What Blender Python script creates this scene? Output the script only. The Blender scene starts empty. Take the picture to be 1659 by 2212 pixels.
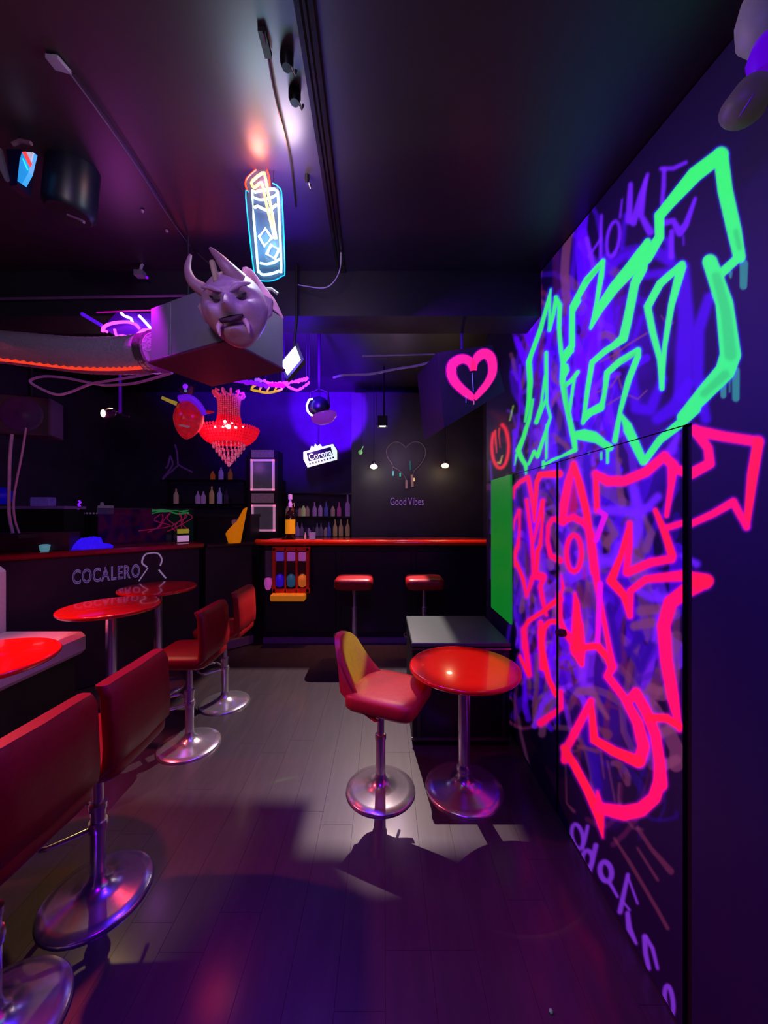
import bpy, math, random
import numpy as np
from mathutils import Vector, Matrix
random.seed(7)
PI = math.pi
C = bpy.context.scene.collection
FOC = 800.0; CX = 830.0; CY = 1106.0; EYE = 1.65
def at(x, y, D):                       # photograph pixel at depth D -> world point
    return Vector(((x-CX)/FOC*D, D, EYE+(CY-y)/FOC*D))
def lin(r, g, b):
    f = lambda c: (c/255/12.92) if c/255 <= .04045 else ((c/255+.055)/1.055)**2.4
    return (f(r), f(g), f(b), 1.0)

# ------------------------------------------------------------------ camera
cam = bpy.data.cameras.new('camera'); camo = bpy.data.objects.new('camera', cam); C.objects.link(camo)
cam.sensor_fit = 'HORIZONTAL'; cam.sensor_width = 36; cam.lens = 36*FOC/1659
cam.clip_start = .02
camo.location = (0, 0, EYE); camo.rotation_euler = (PI/2, 0, 0)
bpy.context.scene.camera = camo
# ------------------------------------------------------------------ world, exposure
vs = bpy.context.scene.view_settings
vs.view_transform = 'Standard'; vs.look = 'None'; vs.exposure = 0; vs.gamma = 1; vs.use_curve_mapping = False
wd = bpy.data.worlds.new('World'); bpy.context.scene.world = wd; wd.use_nodes = True
wd.node_tree.nodes['Background'].inputs[0].default_value = (.25, .1, .5, 1)
wd.node_tree.nodes['Background'].inputs[1].default_value = .02
# ------------------------------------------------------------------ lamps
def lamp(kind, name, loc, col, energy, target=None, size=.05, angle=60, blend=.3):
    l = bpy.data.lights.new(name, kind); l.color = col; l.energy = energy
    if kind == 'SPOT':
        l.spot_size = math.radians(angle); l.spot_blend = blend; l.shadow_soft_size = size
    elif kind == 'AREA':
        l.size = size
    else: l.shadow_soft_size = size
    o = bpy.data.objects.new(name, l); C.objects.link(o); o.location = loc
    if target is not None:
        o.rotation_euler = (Vector(target)-Vector(loc)).to_track_quat('-Z', 'Y').to_euler()
    return o
VIO = (.27, .03, 1.0); BLU = (.13, .02, 1.0)
lamp('SPOT', 'flood_beam', (-.54, 2.02, 2.50), (.03, 0, 1), 60, (-.3, .2, .3), .04, 150, .8)
lamp('SPOT', 'halo_glow_spot', (-.56, 2.2, 2.52), (.10, 0, 1), 2600, (-1.05, 4.3, 3.30), .05, 58, 1)  # added spot; blue wash behind the floodlight stands in for its halo
lamp('SPOT', 'glow_disc_spot', (-.53, 3.14, 2.50), (.11, .0, 1), 2600, (-.86, 6.1, 3.30), .01, 27, .35)  # added spot; its blue disc on the back wall imitates the round glow
lamp('POINT', 'floor_spot_light', (0.0, 4.45, 2.75), (1, .74, .74), 560, size=.0016)
lamp('SPOT', 'seat_fill', (.10, 3.3, 3.05), (1, .72, .80), 230, (.02, 2.17, .62), .01, 9.5, .5)  # added narrow fill for the bucket seat, which the floor spot misses
lamp('SPOT', 'table_fill', (.2, 3.3, 3.05), (1, .72, .6), 190, (.48, 2.21, .735), .01, 13, .5)  # added narrow fill that brightens the right tabletop
lamp('SPOT', 'warm_floor_light', (-2.6, 3.4, 2.9), (1, .62, .22), 50, (-1.6, 2.1, 0), .02, 30, .3)
lamp('SPOT', 'red_table_light', (-2.4, 1.0, 2.7), (1, .13, .05), 300, (-2.0, 1.75, .95), .03, 22, .4)
lamp('SPOT', 'red_stool_light', (-2.9, 2.2, 2.8), (1, .08, .12), 430, (-1.4, 2.3, .8), .05, 75, .5)
lamp('AREA', 'blacklight_near', (-.1, .1, 2.8), (.17, .0, 1), 24, (0, .6, 0), .5)
lamp('AREA', 'blacklight_wall', (.1, 1.9, 2.8), VIO, 7, (.96, 1.9, 1.5), .25)
lamp('SPOT', 'front_fill', (-.25, -.5, 2.35), (1, .80, .95), 44, (-1.0, 1.6, 2.6), .12, 60, .6)  # added fill behind the camera, brightens the air unit and horned mask
lamp('SPOT', 'backrest_fill', (.78, 2.7, 2.7), (.14, 1, .03), 800, (-.20, 2.30, .745), .01, 6.5, .6)  # added narrow spot giving the bucket backrest its yellow-green tint
lamp('POINT', 'bar_light', (.2, 5.0, 2.5), (.9, .55, 1), 5, size=.05)
lamp('POINT', 'left_bar_light', (-2.4, 3.9, 2.5), (.6, .15, .9), 3, size=.1)
lamp('SPOT', 'pink_spot_light', (-1.12, 1.7, 2.75), (.8, .0, 1), 40, (-1.12, 1.75, 0), .03, 62, .6)
lamp('SPOT', 'bench_light', (-2.2, 2.2, 2.5), (1, .7, .9), 30, (-2.7, 2.5, .7), .1, 60, .6)
for ax_ in (-.95, -.1, .75): lamp('SPOT', 'amber_bar_light', (ax_, 4.42, 2.9), (1, .36, .2), 110, (ax_, 4.70, 1.3), .03, 52, .8)

# ------------------------------------------------------------------ materials
MATS = {}
def mat(name, col=(128,128,128), rough=.5, metal=0., emit=None, es=0., trans=0., var=.12, scale=18., bump=0., coat=0., alpha=1., ior=1.45):
    if name in MATS: return MATS[name]
    m = bpy.data.materials.new(name); m.use_nodes = True
    nt = m.node_tree; b = nt.nodes['Principled BSDF']
    c = lin(*col)
    b.inputs['Roughness'].default_value = rough; b.inputs['Metallic'].default_value = metal
    b.inputs['Transmission Weight'].default_value = trans; b.inputs['Coat Weight'].default_value = coat
    b.inputs['Alpha'].default_value = alpha; b.inputs['IOR'].default_value = ior
    n = nt.nodes.new('ShaderNodeTexNoise'); n.inputs['Scale'].default_value = scale; n.inputs['Detail'].default_value = 4
    tc = nt.nodes.new('ShaderNodeTexCoord'); nt.links.new(tc.outputs['Object'], n.inputs['Vector'])
    r = nt.nodes.new('ShaderNodeValToRGB')
    r.color_ramp.elements[0].color = tuple(v*(1-var) for v in c[:3])+(1,); r.color_ramp.elements[0].position = .3
    r.color_ramp.elements[1].color = tuple(min(1, v*(1+var)) for v in c[:3])+(1,); r.color_ramp.elements[1].position = .7
    nt.links.new(n.outputs['Fac'], r.inputs['Fac']); nt.links.new(r.outputs['Color'], b.inputs['Base Color'])
    if bump:
        bp = nt.nodes.new('ShaderNodeBump'); bp.inputs['Strength'].default_value = bump; bp.inputs['Distance'].default_value = .01
        nt.links.new(n.outputs['Fac'], bp.inputs['Height']); nt.links.new(bp.outputs['Normal'], b.inputs['Normal'])
    if emit:
        b.inputs['Emission Color'].default_value = lin(*emit); b.inputs['Emission Strength'].default_value = es
    MATS[name] = m; return m

chrome = mat('chrome', (225,220,225), .22, .9, var=.05, scale=40, bump=.02)
steel = mat('brushed_steel', (150,145,150), .3, 1., var=.1)
redl = mat('red_leatherette', (135,8,16), .42, var=.1, scale=60, bump=.06)
redtop = mat('red_lacquer', (225,28,14), .16, var=.04, coat=.6)
blk = mat('matte_black', (14,12,16), .6, var=.3)
blkg = mat('gloss_black', (12,11,14), .22, var=.3)
dgrey = mat('dark_grey', (40,38,44), .5)
grey = mat('grey_plastic', (105,100,115), .5)
white = mat('white_plastic', (225,215,230), .4)
cable = mat('black_cable', (22,20,26), .3)
paleC = mat('pale_cable', (170,150,175), .3)
gold = mat('brass', (200,150,60), .25, 1.)
EM = {}
def em(name, col, s):
    if name in EM: return EM[name]
    m = bpy.data.materials.new(name); m.use_nodes = True; b = m.node_tree.nodes['Principled BSDF']
    b.inputs['Base Color'].default_value = lin(*col); b.inputs['Emission Color'].default_value = lin(*col)
    b.inputs['Emission Strength'].default_value = s; b.inputs['Roughness'].default_value = .3
    EM[name] = m; return m

# ------------------------------------------------------------------ mesh builder
class MB:
    def __init__(s): s.v = []; s.f = []; s.m = []; s.sm = []; s.mats = []
    def mi(s, m):
        if m not in s.mats: s.mats.append(m)
        return s.mats.index(m)
    def add(s, vs_, fs_, m, smooth=False):
        o = len(s.v); s.v += [tuple(p) for p in vs_]; k = s.mi(m)
        for f in fs_: s.f.append([i+o for i in f]); s.m.append(k); s.sm.append(smooth)
        return s
    def box(s, c, sz, m, rot=0., bev=0., mtx=None):
        x, y, z = [a/2 for a in sz]; R = Matrix.Rotation(rot, 3, 'Z') if mtx is None else mtx
        if bev <= 0:
            vs_ = [Vector((i*x, j*y, k*z)) for i in (-1, 1) for j in (-1, 1) for k in (-1, 1)]
            fs_ = [(0,1,3,2), (4,6,7,5), (0,4,5,1), (2,3,7,6), (0,2,6,4), (1,5,7,3)]
        else:
            b = min(bev, x*.95, y*.95, z*.95); vs_ = []; idx = {}
            for i in (-1, 1):
                for j in (-1, 1):
                    for k in (-1, 1):
                        for a in range(3):
                            d = [x-b, y-b, z-b]; d[a] += b
                            idx[i, j, k, a] = len(vs_); vs_.append(Vector((i*d[0], j*d[1], k*d[2])))
            fs_ = []
            for i in (-1, 1):
                q = [idx[i, j, k, 0] for j, k in ((-1,-1), (1,-1), (1,1), (-1,1))]; fs_.append(q if i > 0 else q[::-1])
                q = [idx[j, i, k, 1] for j, k in ((-1,-1), (1,-1), (1,1), (-1,1))]; fs_.append(q if i < 0 else q[::-1])
                q = [idx[j, k, i, 2] for j, k in ((-1,-1), (1,-1), (1,1), (-1,1))]; fs_.append(q if i > 0 else q[::-1])
            for i in (-1, 1):
                for j in (-1, 1):
                    fs_.append([idx[i,j,-1,0], idx[i,j,1,0], idx[i,j,1,1], idx[i,j,-1,1]])
                    fs_.append([idx[i,-1,j,0], idx[i,1,j,0], idx[i,1,j,2], idx[i,-1,j,2]])
                    fs_.append([idx[-1,i,j,1], idx[1,i,j,1], idx[1,i,j,2], idx[-1,i,j,2]])
            for i in (-1, 1):
                for j in (-1, 1):
                    for k in (-1, 1): fs_.append([idx[i,j,k,0], idx[i,j,k,1], idx[i,j,k,2]])
        c = Vector(c); return s.add([R @ p + c for p in vs_], fs_, m)
    def tube(s, pts, r, m, n=8, closed=False, caps=True):
        pts = [Vector(p) for p in pts]; N = len(pts); rr = r if isinstance(r, (list, tuple)) else [r]*N
        ts = []
        for i in range(N):
            a = pts[(i-1) % N] if (closed or i > 0) else pts[i]; b = pts[(i+1) % N] if (closed or i < N-1) else pts[i]
            ts.append((b-a).normalized() if (b-a).length > 1e-9 else Vector((0, 0, 1)))
        up = Vector((0, 0, 1)) if abs(ts[0].z) < .9 else Vector((1, 0, 0))
        nrm = (up - ts[0]*up.dot(ts[0])).normalized(); vs_ = []
        for i in range(N):
            nrm = nrm - ts[i]*nrm.dot(ts[i])
            nrm = nrm.normalized() if nrm.length > 1e-6 else ts[i].orthogonal().normalized()
            bi = ts[i].cross(nrm)
            for k in range(n):
                a = 2*PI*k/n; vs_.append(pts[i] + (nrm*math.cos(a)+bi*math.sin(a))*rr[i])
        fs_ = []
        for i in range(N if closed else N-1):
            j = (i+1) % N
            for k in range(n): fs_.append((i*n+k, i*n+(k+1) % n, j*n+(k+1) % n, j*n+k))
        if caps and not closed: fs_ += [tuple(range(n))[::-1], tuple((N-1)*n+k for k in range(n))]
        return s.add(vs_, fs_, m, True)
    def lathe(s, prof, m, c=(0, 0, 0), n=32, mtx=None):
        vs_ = []; c = Vector(c)
        for r, z in prof:
            for k in range(n):
                a = 2*PI*k/n; p = Vector((r*math.cos(a), r*math.sin(a), z)); vs_.append((mtx @ p if mtx else p)+c)
        P = len(prof)
        fs_ = [(i*n+k, i*n+(k+1) % n, (i+1)*n+(k+1) % n, (i+1)*n+k) for i in range(P-1) for k in range(n)]
        if prof[0][0] > 1e-5: fs_.append(tuple(range(n))[::-1])
        if prof[-1][0] > 1e-5: fs_.append(tuple((P-1)*n+k for k in range(n)))
        return s.add(vs_, fs_, m, True)
    def slab(s, poly, d, m):           # polygon of 3-D points extruded by vector d
        n = len(poly); d = Vector(d); vs_ = [Vector(p) for p in poly]+[Vector(p)+d for p in poly]
        return s.add(vs_, [tuple(range(n))[::-1], tuple(range(n, 2*n))]+[(i, (i+1) % n, (i+1) % n+n, i+n) for i in range(n)], m)
    def ball(s, c, r, m, n=10, sc=(1, 1, 1), mtx=None):
        vs_ = []; c = Vector(c); h = n//2+1
        for i in range(h+1):
            t = PI*i/h
            for k in range(n):
                a = 2*PI*k/n; p = Vector((r*sc[0]*math.sin(t)*math.cos(a), r*sc[1]*math.sin(t)*math.sin(a), r*sc[2]*math.cos(t)))
                vs_.append((mtx @ p if mtx else p)+c)
        return s.add(vs_, [(i*n+k, (i+1)*n+k, (i+1)*n+(k+1) % n, i*n+(k+1) % n) for i in range(h) for k in range(n)], m, True)
    def build(s, name, parent=None, loc=None, rz=None):
        me = bpy.data.meshes.new(name); me.from_pydata(s.v, [], s.f)
        for m in s.mats: me.materials.append(m)
        me.polygons.foreach_set('material_index', s.m); me.polygons.foreach_set('use_smooth', s.sm)
        me.validate(clean_customdata=False); me.update()
        if any(s.sm):
            try: me.set_sharp_from_angle(angle=math.radians(50))
            except Exception: pass
        o = bpy.data.objects.new(name, me); C.objects.link(o)
        if parent: o.parent = parent
        if loc is not None: o.location = loc
        if rz is not None: o.rotation_euler = (0, 0, rz)
        return o
def tag(o, label=None, cat=None, group=None, kind=None):
    for k, v in (('label', label), ('category', cat), ('group', group), ('kind', kind)):
        if v: o[k] = v
    return o
def thing(name, label, cat, loc=(0, 0, 0), rz=0., group=None):
    o = bpy.data.objects.new(name, None); C.objects.link(o); o.location = loc; o.rotation_euler = (0, 0, rz); o.empty_display_size = .05
    return tag(o, label, cat, group)
def dup(root, loc, rz=0., label=None):
    r = root.copy(); C.objects.link(r); r.location = loc; r.rotation_euler = (0, 0, rz)
    if label: r['label'] = label
    for ch in list(root.children):
        c = ch.copy(); C.objects.link(c); c.parent = r
        for g in list(ch.children):
            d = g.copy(); C.objects.link(d); d.parent = c
    return r
def smooth_path(pts, k=4, closed=False):
    pts = [Vector(p) for p in pts]; N = len(pts); out = []
    for i in range(N if closed else N-1):
        g = lambda j: pts[j % N] if closed else pts[max(0, min(N-1, j))]
        p0, p1, p2, p3 = g(i-1), g(i), g(i+1), g(i+2)
        for t in range(k):
            t /= k; out.append(.5*((2*p1)+(p2-p0)*t+(2*p0-5*p1+4*p2-p3)*t*t+(3*p1-p0-3*p2+p3)*t**3))
    if not closed: out.append(pts[-1])
    return out

# =================================================================== SETTING
def ceil_z(y): return 2.80+.135*y
floorm = mat('plank_floor', (52,43,48), .5, var=.2, scale=9, bump=.06)
floorm.node_tree.nodes['Principled BSDF'].inputs['Coat Weight'].default_value = .5; floorm.node_tree.nodes['Principled BSDF'].inputs['Coat Roughness'].default_value = .16
fm = floorm.node_tree                 # long wood grain
mp = fm.nodes.new('ShaderNodeMapping'); mp.inputs['Scale'].default_value = (3, .35, 1)
tcn = [n for n in fm.nodes if n.type == 'TEX_COORD'][0]; non = [n for n in fm.nodes if n.type == 'TEX_NOISE'][0]
fm.links.new(tcn.outputs['Object'], mp.inputs['Vector']); fm.links.new(mp.outputs['Vector'], non.inputs['Vector'])
fl = MB().box((-1.2, 2.3, -.035), (7.4, 8.4, .05), blk).build('floor'); tag(fl, kind='structure')
W_ = .17; plank_mesh = {}
for i in range(-18, 7):
    off = random.uniform(-1.1, 0)
    for j in range(-1, 6):
        y0 = off+j*1.147-.2; y1 = y0+1.147
        if y1 < -.6 or y0 > 5.6: continue
        o = MB().box((0, 0, 0), (W_-.0006, 1.1464, .012), floorm, bev=.0004) if not plank_mesh else None
        if o: p = o.build('plank', fl); plank_mesh[0] = p.data
        else:
            p = bpy.data.objects.new('plank', plank_mesh[0]); C.objects.link(p); p.parent = fl
        p.location = (i*W_+.09, (y0+y1)/2, -.0062+random.uniform(-.0002, .0001))
ceilm = mat('ceiling_paint', (37,29,36), .42, var=.12, scale=3, bump=.05)
cz = MB().slab([(-4.6, -1.2, ceil_z(-1.2)), (1.6, -1.2, ceil_z(-1.2)), (1.6, 6.2, ceil_z(6.2)), (-4.6, 6.2, ceil_z(6.2))], (0, 0, .06), ceilm).build('ceiling'); tag(cz, kind='structure')
wallm = mat('dark_wall_paint', (56,46,72), .6, var=.2, scale=4)
wl = MB().box((-4.5, 2.5, 1.75), (.1, 7.4, 3.6), wallm).build('wall_left'); tag(wl, kind='structure')
wb = MB().box((-1.4, 6.15, 1.85), (6.4, .1, 3.8), wallm).build('wall_back'); tag(wb, kind='structure')
wf = MB().box((-1.6, -1.15, 1.4), (6.2, .1, 3.0), wallm).build('wall_front'); tag(wf, kind='structure')
wr2 = MB().box((1.55, 4.8, 1.8), (.1, 2.8, 3.7), wallm).box((1.28, 3.44, 1.8), (.56, .04, 3.6), wallm).build('wall_rear_right'); tag(wr2, kind='structure')
pm = mat('chalkboard_grey', (52,50,58), .55, var=.1, scale=6)
pw = MB().box((.53, 5.66, 1.75), (2.04, .12, 3.4), pm).build('wall_alcove'); tag(pw, kind='structure')
# beam across the ceiling
bmz = ceil_z(2.22)
bmo = MB().box((-1.8, 2.34, (bmz+2.82)/2+.01), (5.5, .22, bmz-2.82), mat('beam_paint', (30,24,40), .5)).build('trim_1'); tag(bmo, kind='structure')
tr = MB()
for dx, w in ((-.185, .014), (-.167, .007), (-.150, .014)):
    tr.slab([(dx-w/2, .2, ceil_z(.2)-.012), (dx+w/2, .2, ceil_z(.2)-.012), (dx+w/2-.09, 2.22, ceil_z(2.22)-.012), (dx-w/2-.09, 2.22, ceil_z(2.22)-.012)], (0, 0, .016), blkg)
tag(tr.build('trim_2'), kind='structure')

# ------------------------------------------------------------------ right wall with graffiti
WX = .945
def tr_(o, s, L): return [(o[0]+p[0]/s, o[1]+p[1]/s, p[2]/s) for p in L]
E = lambda *L: tr_((1020, 250), 2.596, L)
F = lambda *L: tr_((1100, 650), 5.53, L)
G = lambda *L: tr_((1200, 500), 4.423, L)
H = lambda *L: tr_((1080, 950), 4.914, L)
I = lambda *L: tr_((1060, 900), 2.765, L)
J = lambda *L: tr_((1060, 1500), 2.770, L)
K = lambda *L: tr_((900, 680), 6.143, L)
def ring(fn, cx, cy, rx, ry, w, tilt=0., a0=0., a1=360.):
    L = []
    for k in range(17):
        a = math.radians(a0+(a1-a0)*k/16); x = rx*math.cos(a); y = ry*math.sin(a)
        L.append((cx+x*math.cos(tilt)-y*math.sin(tilt), cy+x*math.sin(tilt)+y*math.cos(tilt), w))
    return fn(*L)
GREEN = (52,250,100); GRN2 = (44,205,88); DRIP = (40,140,110)
PINK = (255,12,92); PRED = (255,20,62); MAG = (225,10,190); DPK = (165,10,85)
PUR = (112,32,225); VI = (88,0,245); VID = (68,0,195); BRN = (112,58,88); BRD = (85,22,60); NVY = (30,0,130)
S = []                                  # (strokes, colour, softness px, opacity)
def add(L, col, soft=1.6, op=1.): S.append((L, col, soft, op))
rnd = random.Random(11)
def scribble(n, x0, x1, yf, cols, wmin, wmax, lmin, lmax, op=.8, soft=3.0):
    for _ in range(n):
        x = rnd.uniform(x0, x1); a, b = yf(x); y = rnd.uniform(a, b)
        k = (x-CX)/FOC                                  # nearer the lens = larger on the wall
        L = []; ang = rnd.uniform(-2.2, -.9) if rnd.random() < .7 else rnd.uniform(0, 6.28); w = rnd.uniform(wmin, wmax)*k; step = rnd.uniform(lmin, lmax)*k/5
        turn = rnd.uniform(-.5, .5)
        for q in range(6):
            L.append((x, y, w)); x += math.cos(ang)*step*.8*k*1.6; y += math.sin(ang)*step*1.3; ang += turn+rnd.uniform(-.3, .3)
        L = [(min(px_, 1462), py_, pw2) for px_, py_, pw2 in L]; add(L, rnd.choice(cols), soft, rnd.uniform(.35, op))
zone = lambda x: (1020-(x-1110)*.15, 1560+(x-1110)*.25)
zone2 = lambda x: (700-(x-1120)*.35, 1000)
scribble(14, 1125, 1400, zone2, [(44,0,135)], 70, 110, 200, 360, .6, 22)
scribble(26, 1115, 1420, zone, [(44,0,135), (40,5,90)], 60, 100, 200, 360, .6, 20)
scribble(95, 1112, 1330, zone2, [VI, VID, BRN, BRD, PUR], 14, 40, 120, 420)
scribble(170, 1110, 1290, zone, [VI, PUR, VID, BRD, NVY, BRN], 14, 40, 100, 420)
scribble(46, 1290, 1462, lambda x: (1120, 1560), [BRN, PUR, NVY, BRD, VID], 20, 46, 120, 420, .75)
scribble(30, 1110, 1215, lambda x: (1300, 1560+(x-1110)*.6), [BRN, VI, PUR, BRD], 8, 22, 80, 300)
scribble(34, 1225, 1440, lambda x: (1560, 1700+(x-1225)*.6), [BRD, BRN, NVY, BRD], 6, 26, 80, 320, .6)
# large faint violet shapes
for L in (E((1180,850,80), (1200,1150,95), (1180,1560,100)), E((1330,1020,60), (1270,1200,70), (1265,1450,70), (1310,1700,60)), E((700,900,40), (850,790,50), (1000,750,60), (1100,800,80)),
          E((980,895,50), (1100,875,50)), E((900,1450,45), (920,1640,60), (1000,1650,60), (1070,1480,50)), E((1040,1700,60), (1130,1640,80), (1220,1500,60)),
          E((1100,700,45), (1115,820,50)), E((840,740,25), (860,560,25)), E((950,1130,25), (900,1280,25), (850,1400,20)), E((820,1080,28), (800,1200,25))): add(L, VID, 7, .85)
for L in (E((272,1130,26), (330,1270,40)), E((250,1250,30), (300,1385,40)), E((270,1400,14), (265,1700,12), (250,1800,20)), E((360,1110,16), (345,1220,20)), E((238,1770,26), (235,1990,18)),
          E((640,1040,22), (690,1085,28)), E((622,1330,26), (640,1480,30)), E((600,1350,26), (590,1700,24)), E((690,1200,16), (690,1330,12)), E((540,1450,22), (560,1700,26)), E((440,1500,14), (430,1330,14))): add(L, VI, 3, .95)
for L in (E((1060,1120,8), (1100,1180,10), (1130,1160,8)), E((720,1380,10), (800,1340,8), (880,1280,10), (980,1220,10)), E((700,1550,10), (780,1520,8), (820,1460,10), (840,1530,10)), E((760,1620,10), (860,1560,10), (930,1590,8), (980,1540,8))): add(L, BRN, 1.5, .8)
for L in (E((645,690,26), (665,770,24), (682,860,22)), E((726,560,18), (720,800,20)), E((655,790,14), (722,690,14)), ring(E, 792, 690, 34, 100, 20, .15), E((842,470,10), (830,570,14)), E((890,385,28), (885,470,36), (880,590,38)),
          E((905,600,40), (950,440,34), (985,330,22)), E((975,360,20), (948,560,34), (998,650,46)), E((1062,298,26), (1130,295,26), (1200,262,22)), E((1078,300,26), (1075,400,28), (1065,490,24)),
          E((1080,600,36), (1130,590,34), (1165,655,48), (1200,610,36), (1252,465,22)), E((1120,650,30), (1118,790,30)), E((1186,680,10), (1187,722,8))): add(L, PUR, 3.5, .85)
# purple swirls low on the door
for L in (I((900,1320,40), (830,1400,45), (900,1500,45), (940,1400,45), (990,1300,40)), I((560,1850,40), (620,2100,60), (640,2212,60)), I((700,1150,50), (740,1300,50), (760,1450,50))): add(L, NVY, 5, .9)
for L in (I((480,560,16), (760,560,60), (900,580,50), (1000,480,50)), I((850,430,60), (900,600,60), (860,760,50)), I((660,860,50), (740,860,50), (760,760,40)), I((880,1040,40), (980,1090,50), (1040,1080,50)), I((1120,110,30), (1080,200,60)), I((1000,1180,40), (980,1330,30)), I((535,1480,40), (560,1600,50), (600,1640,40)), I((930,1680,30), (960,1860,26), (930,2040,30)), I((1140,830,24), (1230,880,50))): add(L, PUR, 7, .8)
for L in (I((700,620,30), (740,700,50), (690,760,50)), I((900,1160,60), (1000,1150,60), (1100,1180,30)), I((1080,1300,20), (1085,1500,20)), I((1110,1850,60), (1000,1900,60)), I((960,1620,60), (1010,1640,50)), I((1040,2080,70), (1110,2050,60)), I((530,1640,50), (600,1640,50), (700,1800,20)), I((920,600,20), (960,700,50), (930,790,50)), I((860,1250,50), (960,1230,60))): add(L, BRN, 5, .8)
for L in (J((660,340,14), (680,500,10)), J((700,400,12), (745,640,12)), J((760,430,18), (800,520,14)), J((520,310,20), (640,340,26)), J((450,430,10), (455,650,10), (500,700,22)), J((880,800,26), (960,920,26), (1080,1060,40)), J((740,860,16), (830,1000,24), (1000,1290,24), (1060,1400,24)), J((880,920,16), (1000,1110,20)), J((650,200,20), (700,240,60))): add(L, (100,45,60), 3, .6)
# green letters
gs = [F((498,-138,14), (470,0,42), (380,330,52), (262,650,50), (238,730,64), (252,960,66), (242,1180,58), (192,1440,24)),
 F((498,-138,18), (488,0,26), (482,340,36)), F((482,350,36), (530,160,46), (565,-30,50)), F((560,-40,50), (606,50,56), (598,330,48), (622,600,50), (645,740,58), (640,960,66), (672,1180,62), (720,1400,62), (775,1650,68), (790,1780,56), (620,1860,26), (520,1900,34), (420,1960,34)),
 F((285,1180,26), (245,1400,42), (170,1640,50), (110,1790,64), (150,1880,56), (200,1960,50), (205,2070,14)), F((90,1840,30), (70,1960,8)),
 F((235,1950,26), (300,1800,40), (340,1860,46), (440,1560,36), (495,1390,30), (452,1230,30), (445,900,42), (445,620,40)), F((432,900,30), (385,1230,28), (325,1450,46)), F((440,1180,30), (330,1450,40)), F((452,1480,26), (445,1880,26)), F((412,1920,34), (408,1990,30)),
 F((750,520,50), (700,620,100), (660,720,50)), F((680,780,60), (690,830,60), (640,920,60)), F((752,600,50), (752,480,52), (755,130,58), (830,0,60)), F((660,1020,46), (760,940,52), (822,850,44)), F((778,950,34), (722,1320,34)),
 F((780,1590,60), (900,1570,70), (1020,1600,76), (1106,1670,76)), E((600,1795,42), (700,1815,42), (772,1860,42)), E((725,1890,10), (725,1925,10)), E((760,1870,18), (760,1945,14)),
 G((160,1090,56), (162,720,50), (300,470,64), (455,285,46)), G((458,290,34), (440,420,52), (395,680,36), (340,925,24)), G((340,915,30), (420,740,80), (560,540,100), (700,380,120), (880,100,64)),
 G((885,90,50), (830,350,100), (760,500,84), (690,850,84), (650,1020,84), (560,1090,60), (480,1140,56), (352,1250,50), (310,1500,44), (265,1830,34)), G((270,1810,40), (330,1730,70), (430,1680,80)),
 G((445,1660,50), (470,1550,40), (495,1350,56), (620,1240,62), (790,1135,52)), G((790,1140,58), (790,1190,58), (700,1420,58), (620,1720,40), (570,2000,52)),
 G((635,1760,34), (690,1860,84), (760,2020,84), (840,2180,60)), G((850,2200,60), (1000,1990,70), (1200,1830,90), (1330,1690,120)),
 E((1180,1690,60), (1300,1560,90), (1420,1430,110), (1450,1340,118), (1415,1050,100), (1335,820,86)), E((1390,890,50), (1500,790,48)), E((1500,790,70), (1470,640,84), (1420,420,86), (1395,220,84)), E((1400,215,80), (1250,330,84), (1110,490,60), (1052,560,54)), E((1050,560,54), (1052,680,52), (980,800,60)),
 G((1215,310,60), (1000,500,74), (882,720,72), (930,960,64), (1000,1220,56), (1020,1500,46)), G((1018,1490,40), (1045,1100,46), (1110,700,64), (1205,340,90)), I((820,80,50), (910,270,40))]
for L in (E((1525,830,50), (1522,955,44)), E((1410,1470,36), (1410,1570,34)), E((1480,1430,46), (1480,1585,42)), E((1445,1480,10), (1445,1550,10)), E((1450,880,24), (1450,905,16)), E((655,1890,8), (655,1895,8))): add(L, DRIP, 2, .9)
for L in gs: add([(x, y, w+6) for x, y, w in L], (70,60,255), 5, .45)
for k, L in enumerate(gs): add(L, GREEN, 1.8)
for L in (E((1450,1340,70), (1425,1100,60), (1370,900,50)), E((1300,1560,40), (1420,1450,50)), E((1500,740,30), (1480,650,30)), G((760,1170,20), (640,1250,20)), G((300,470,20), (420,340,16)), F((672,1000,20), (720,1400,20))): add(L, GRN2, 4, .8)
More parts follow.
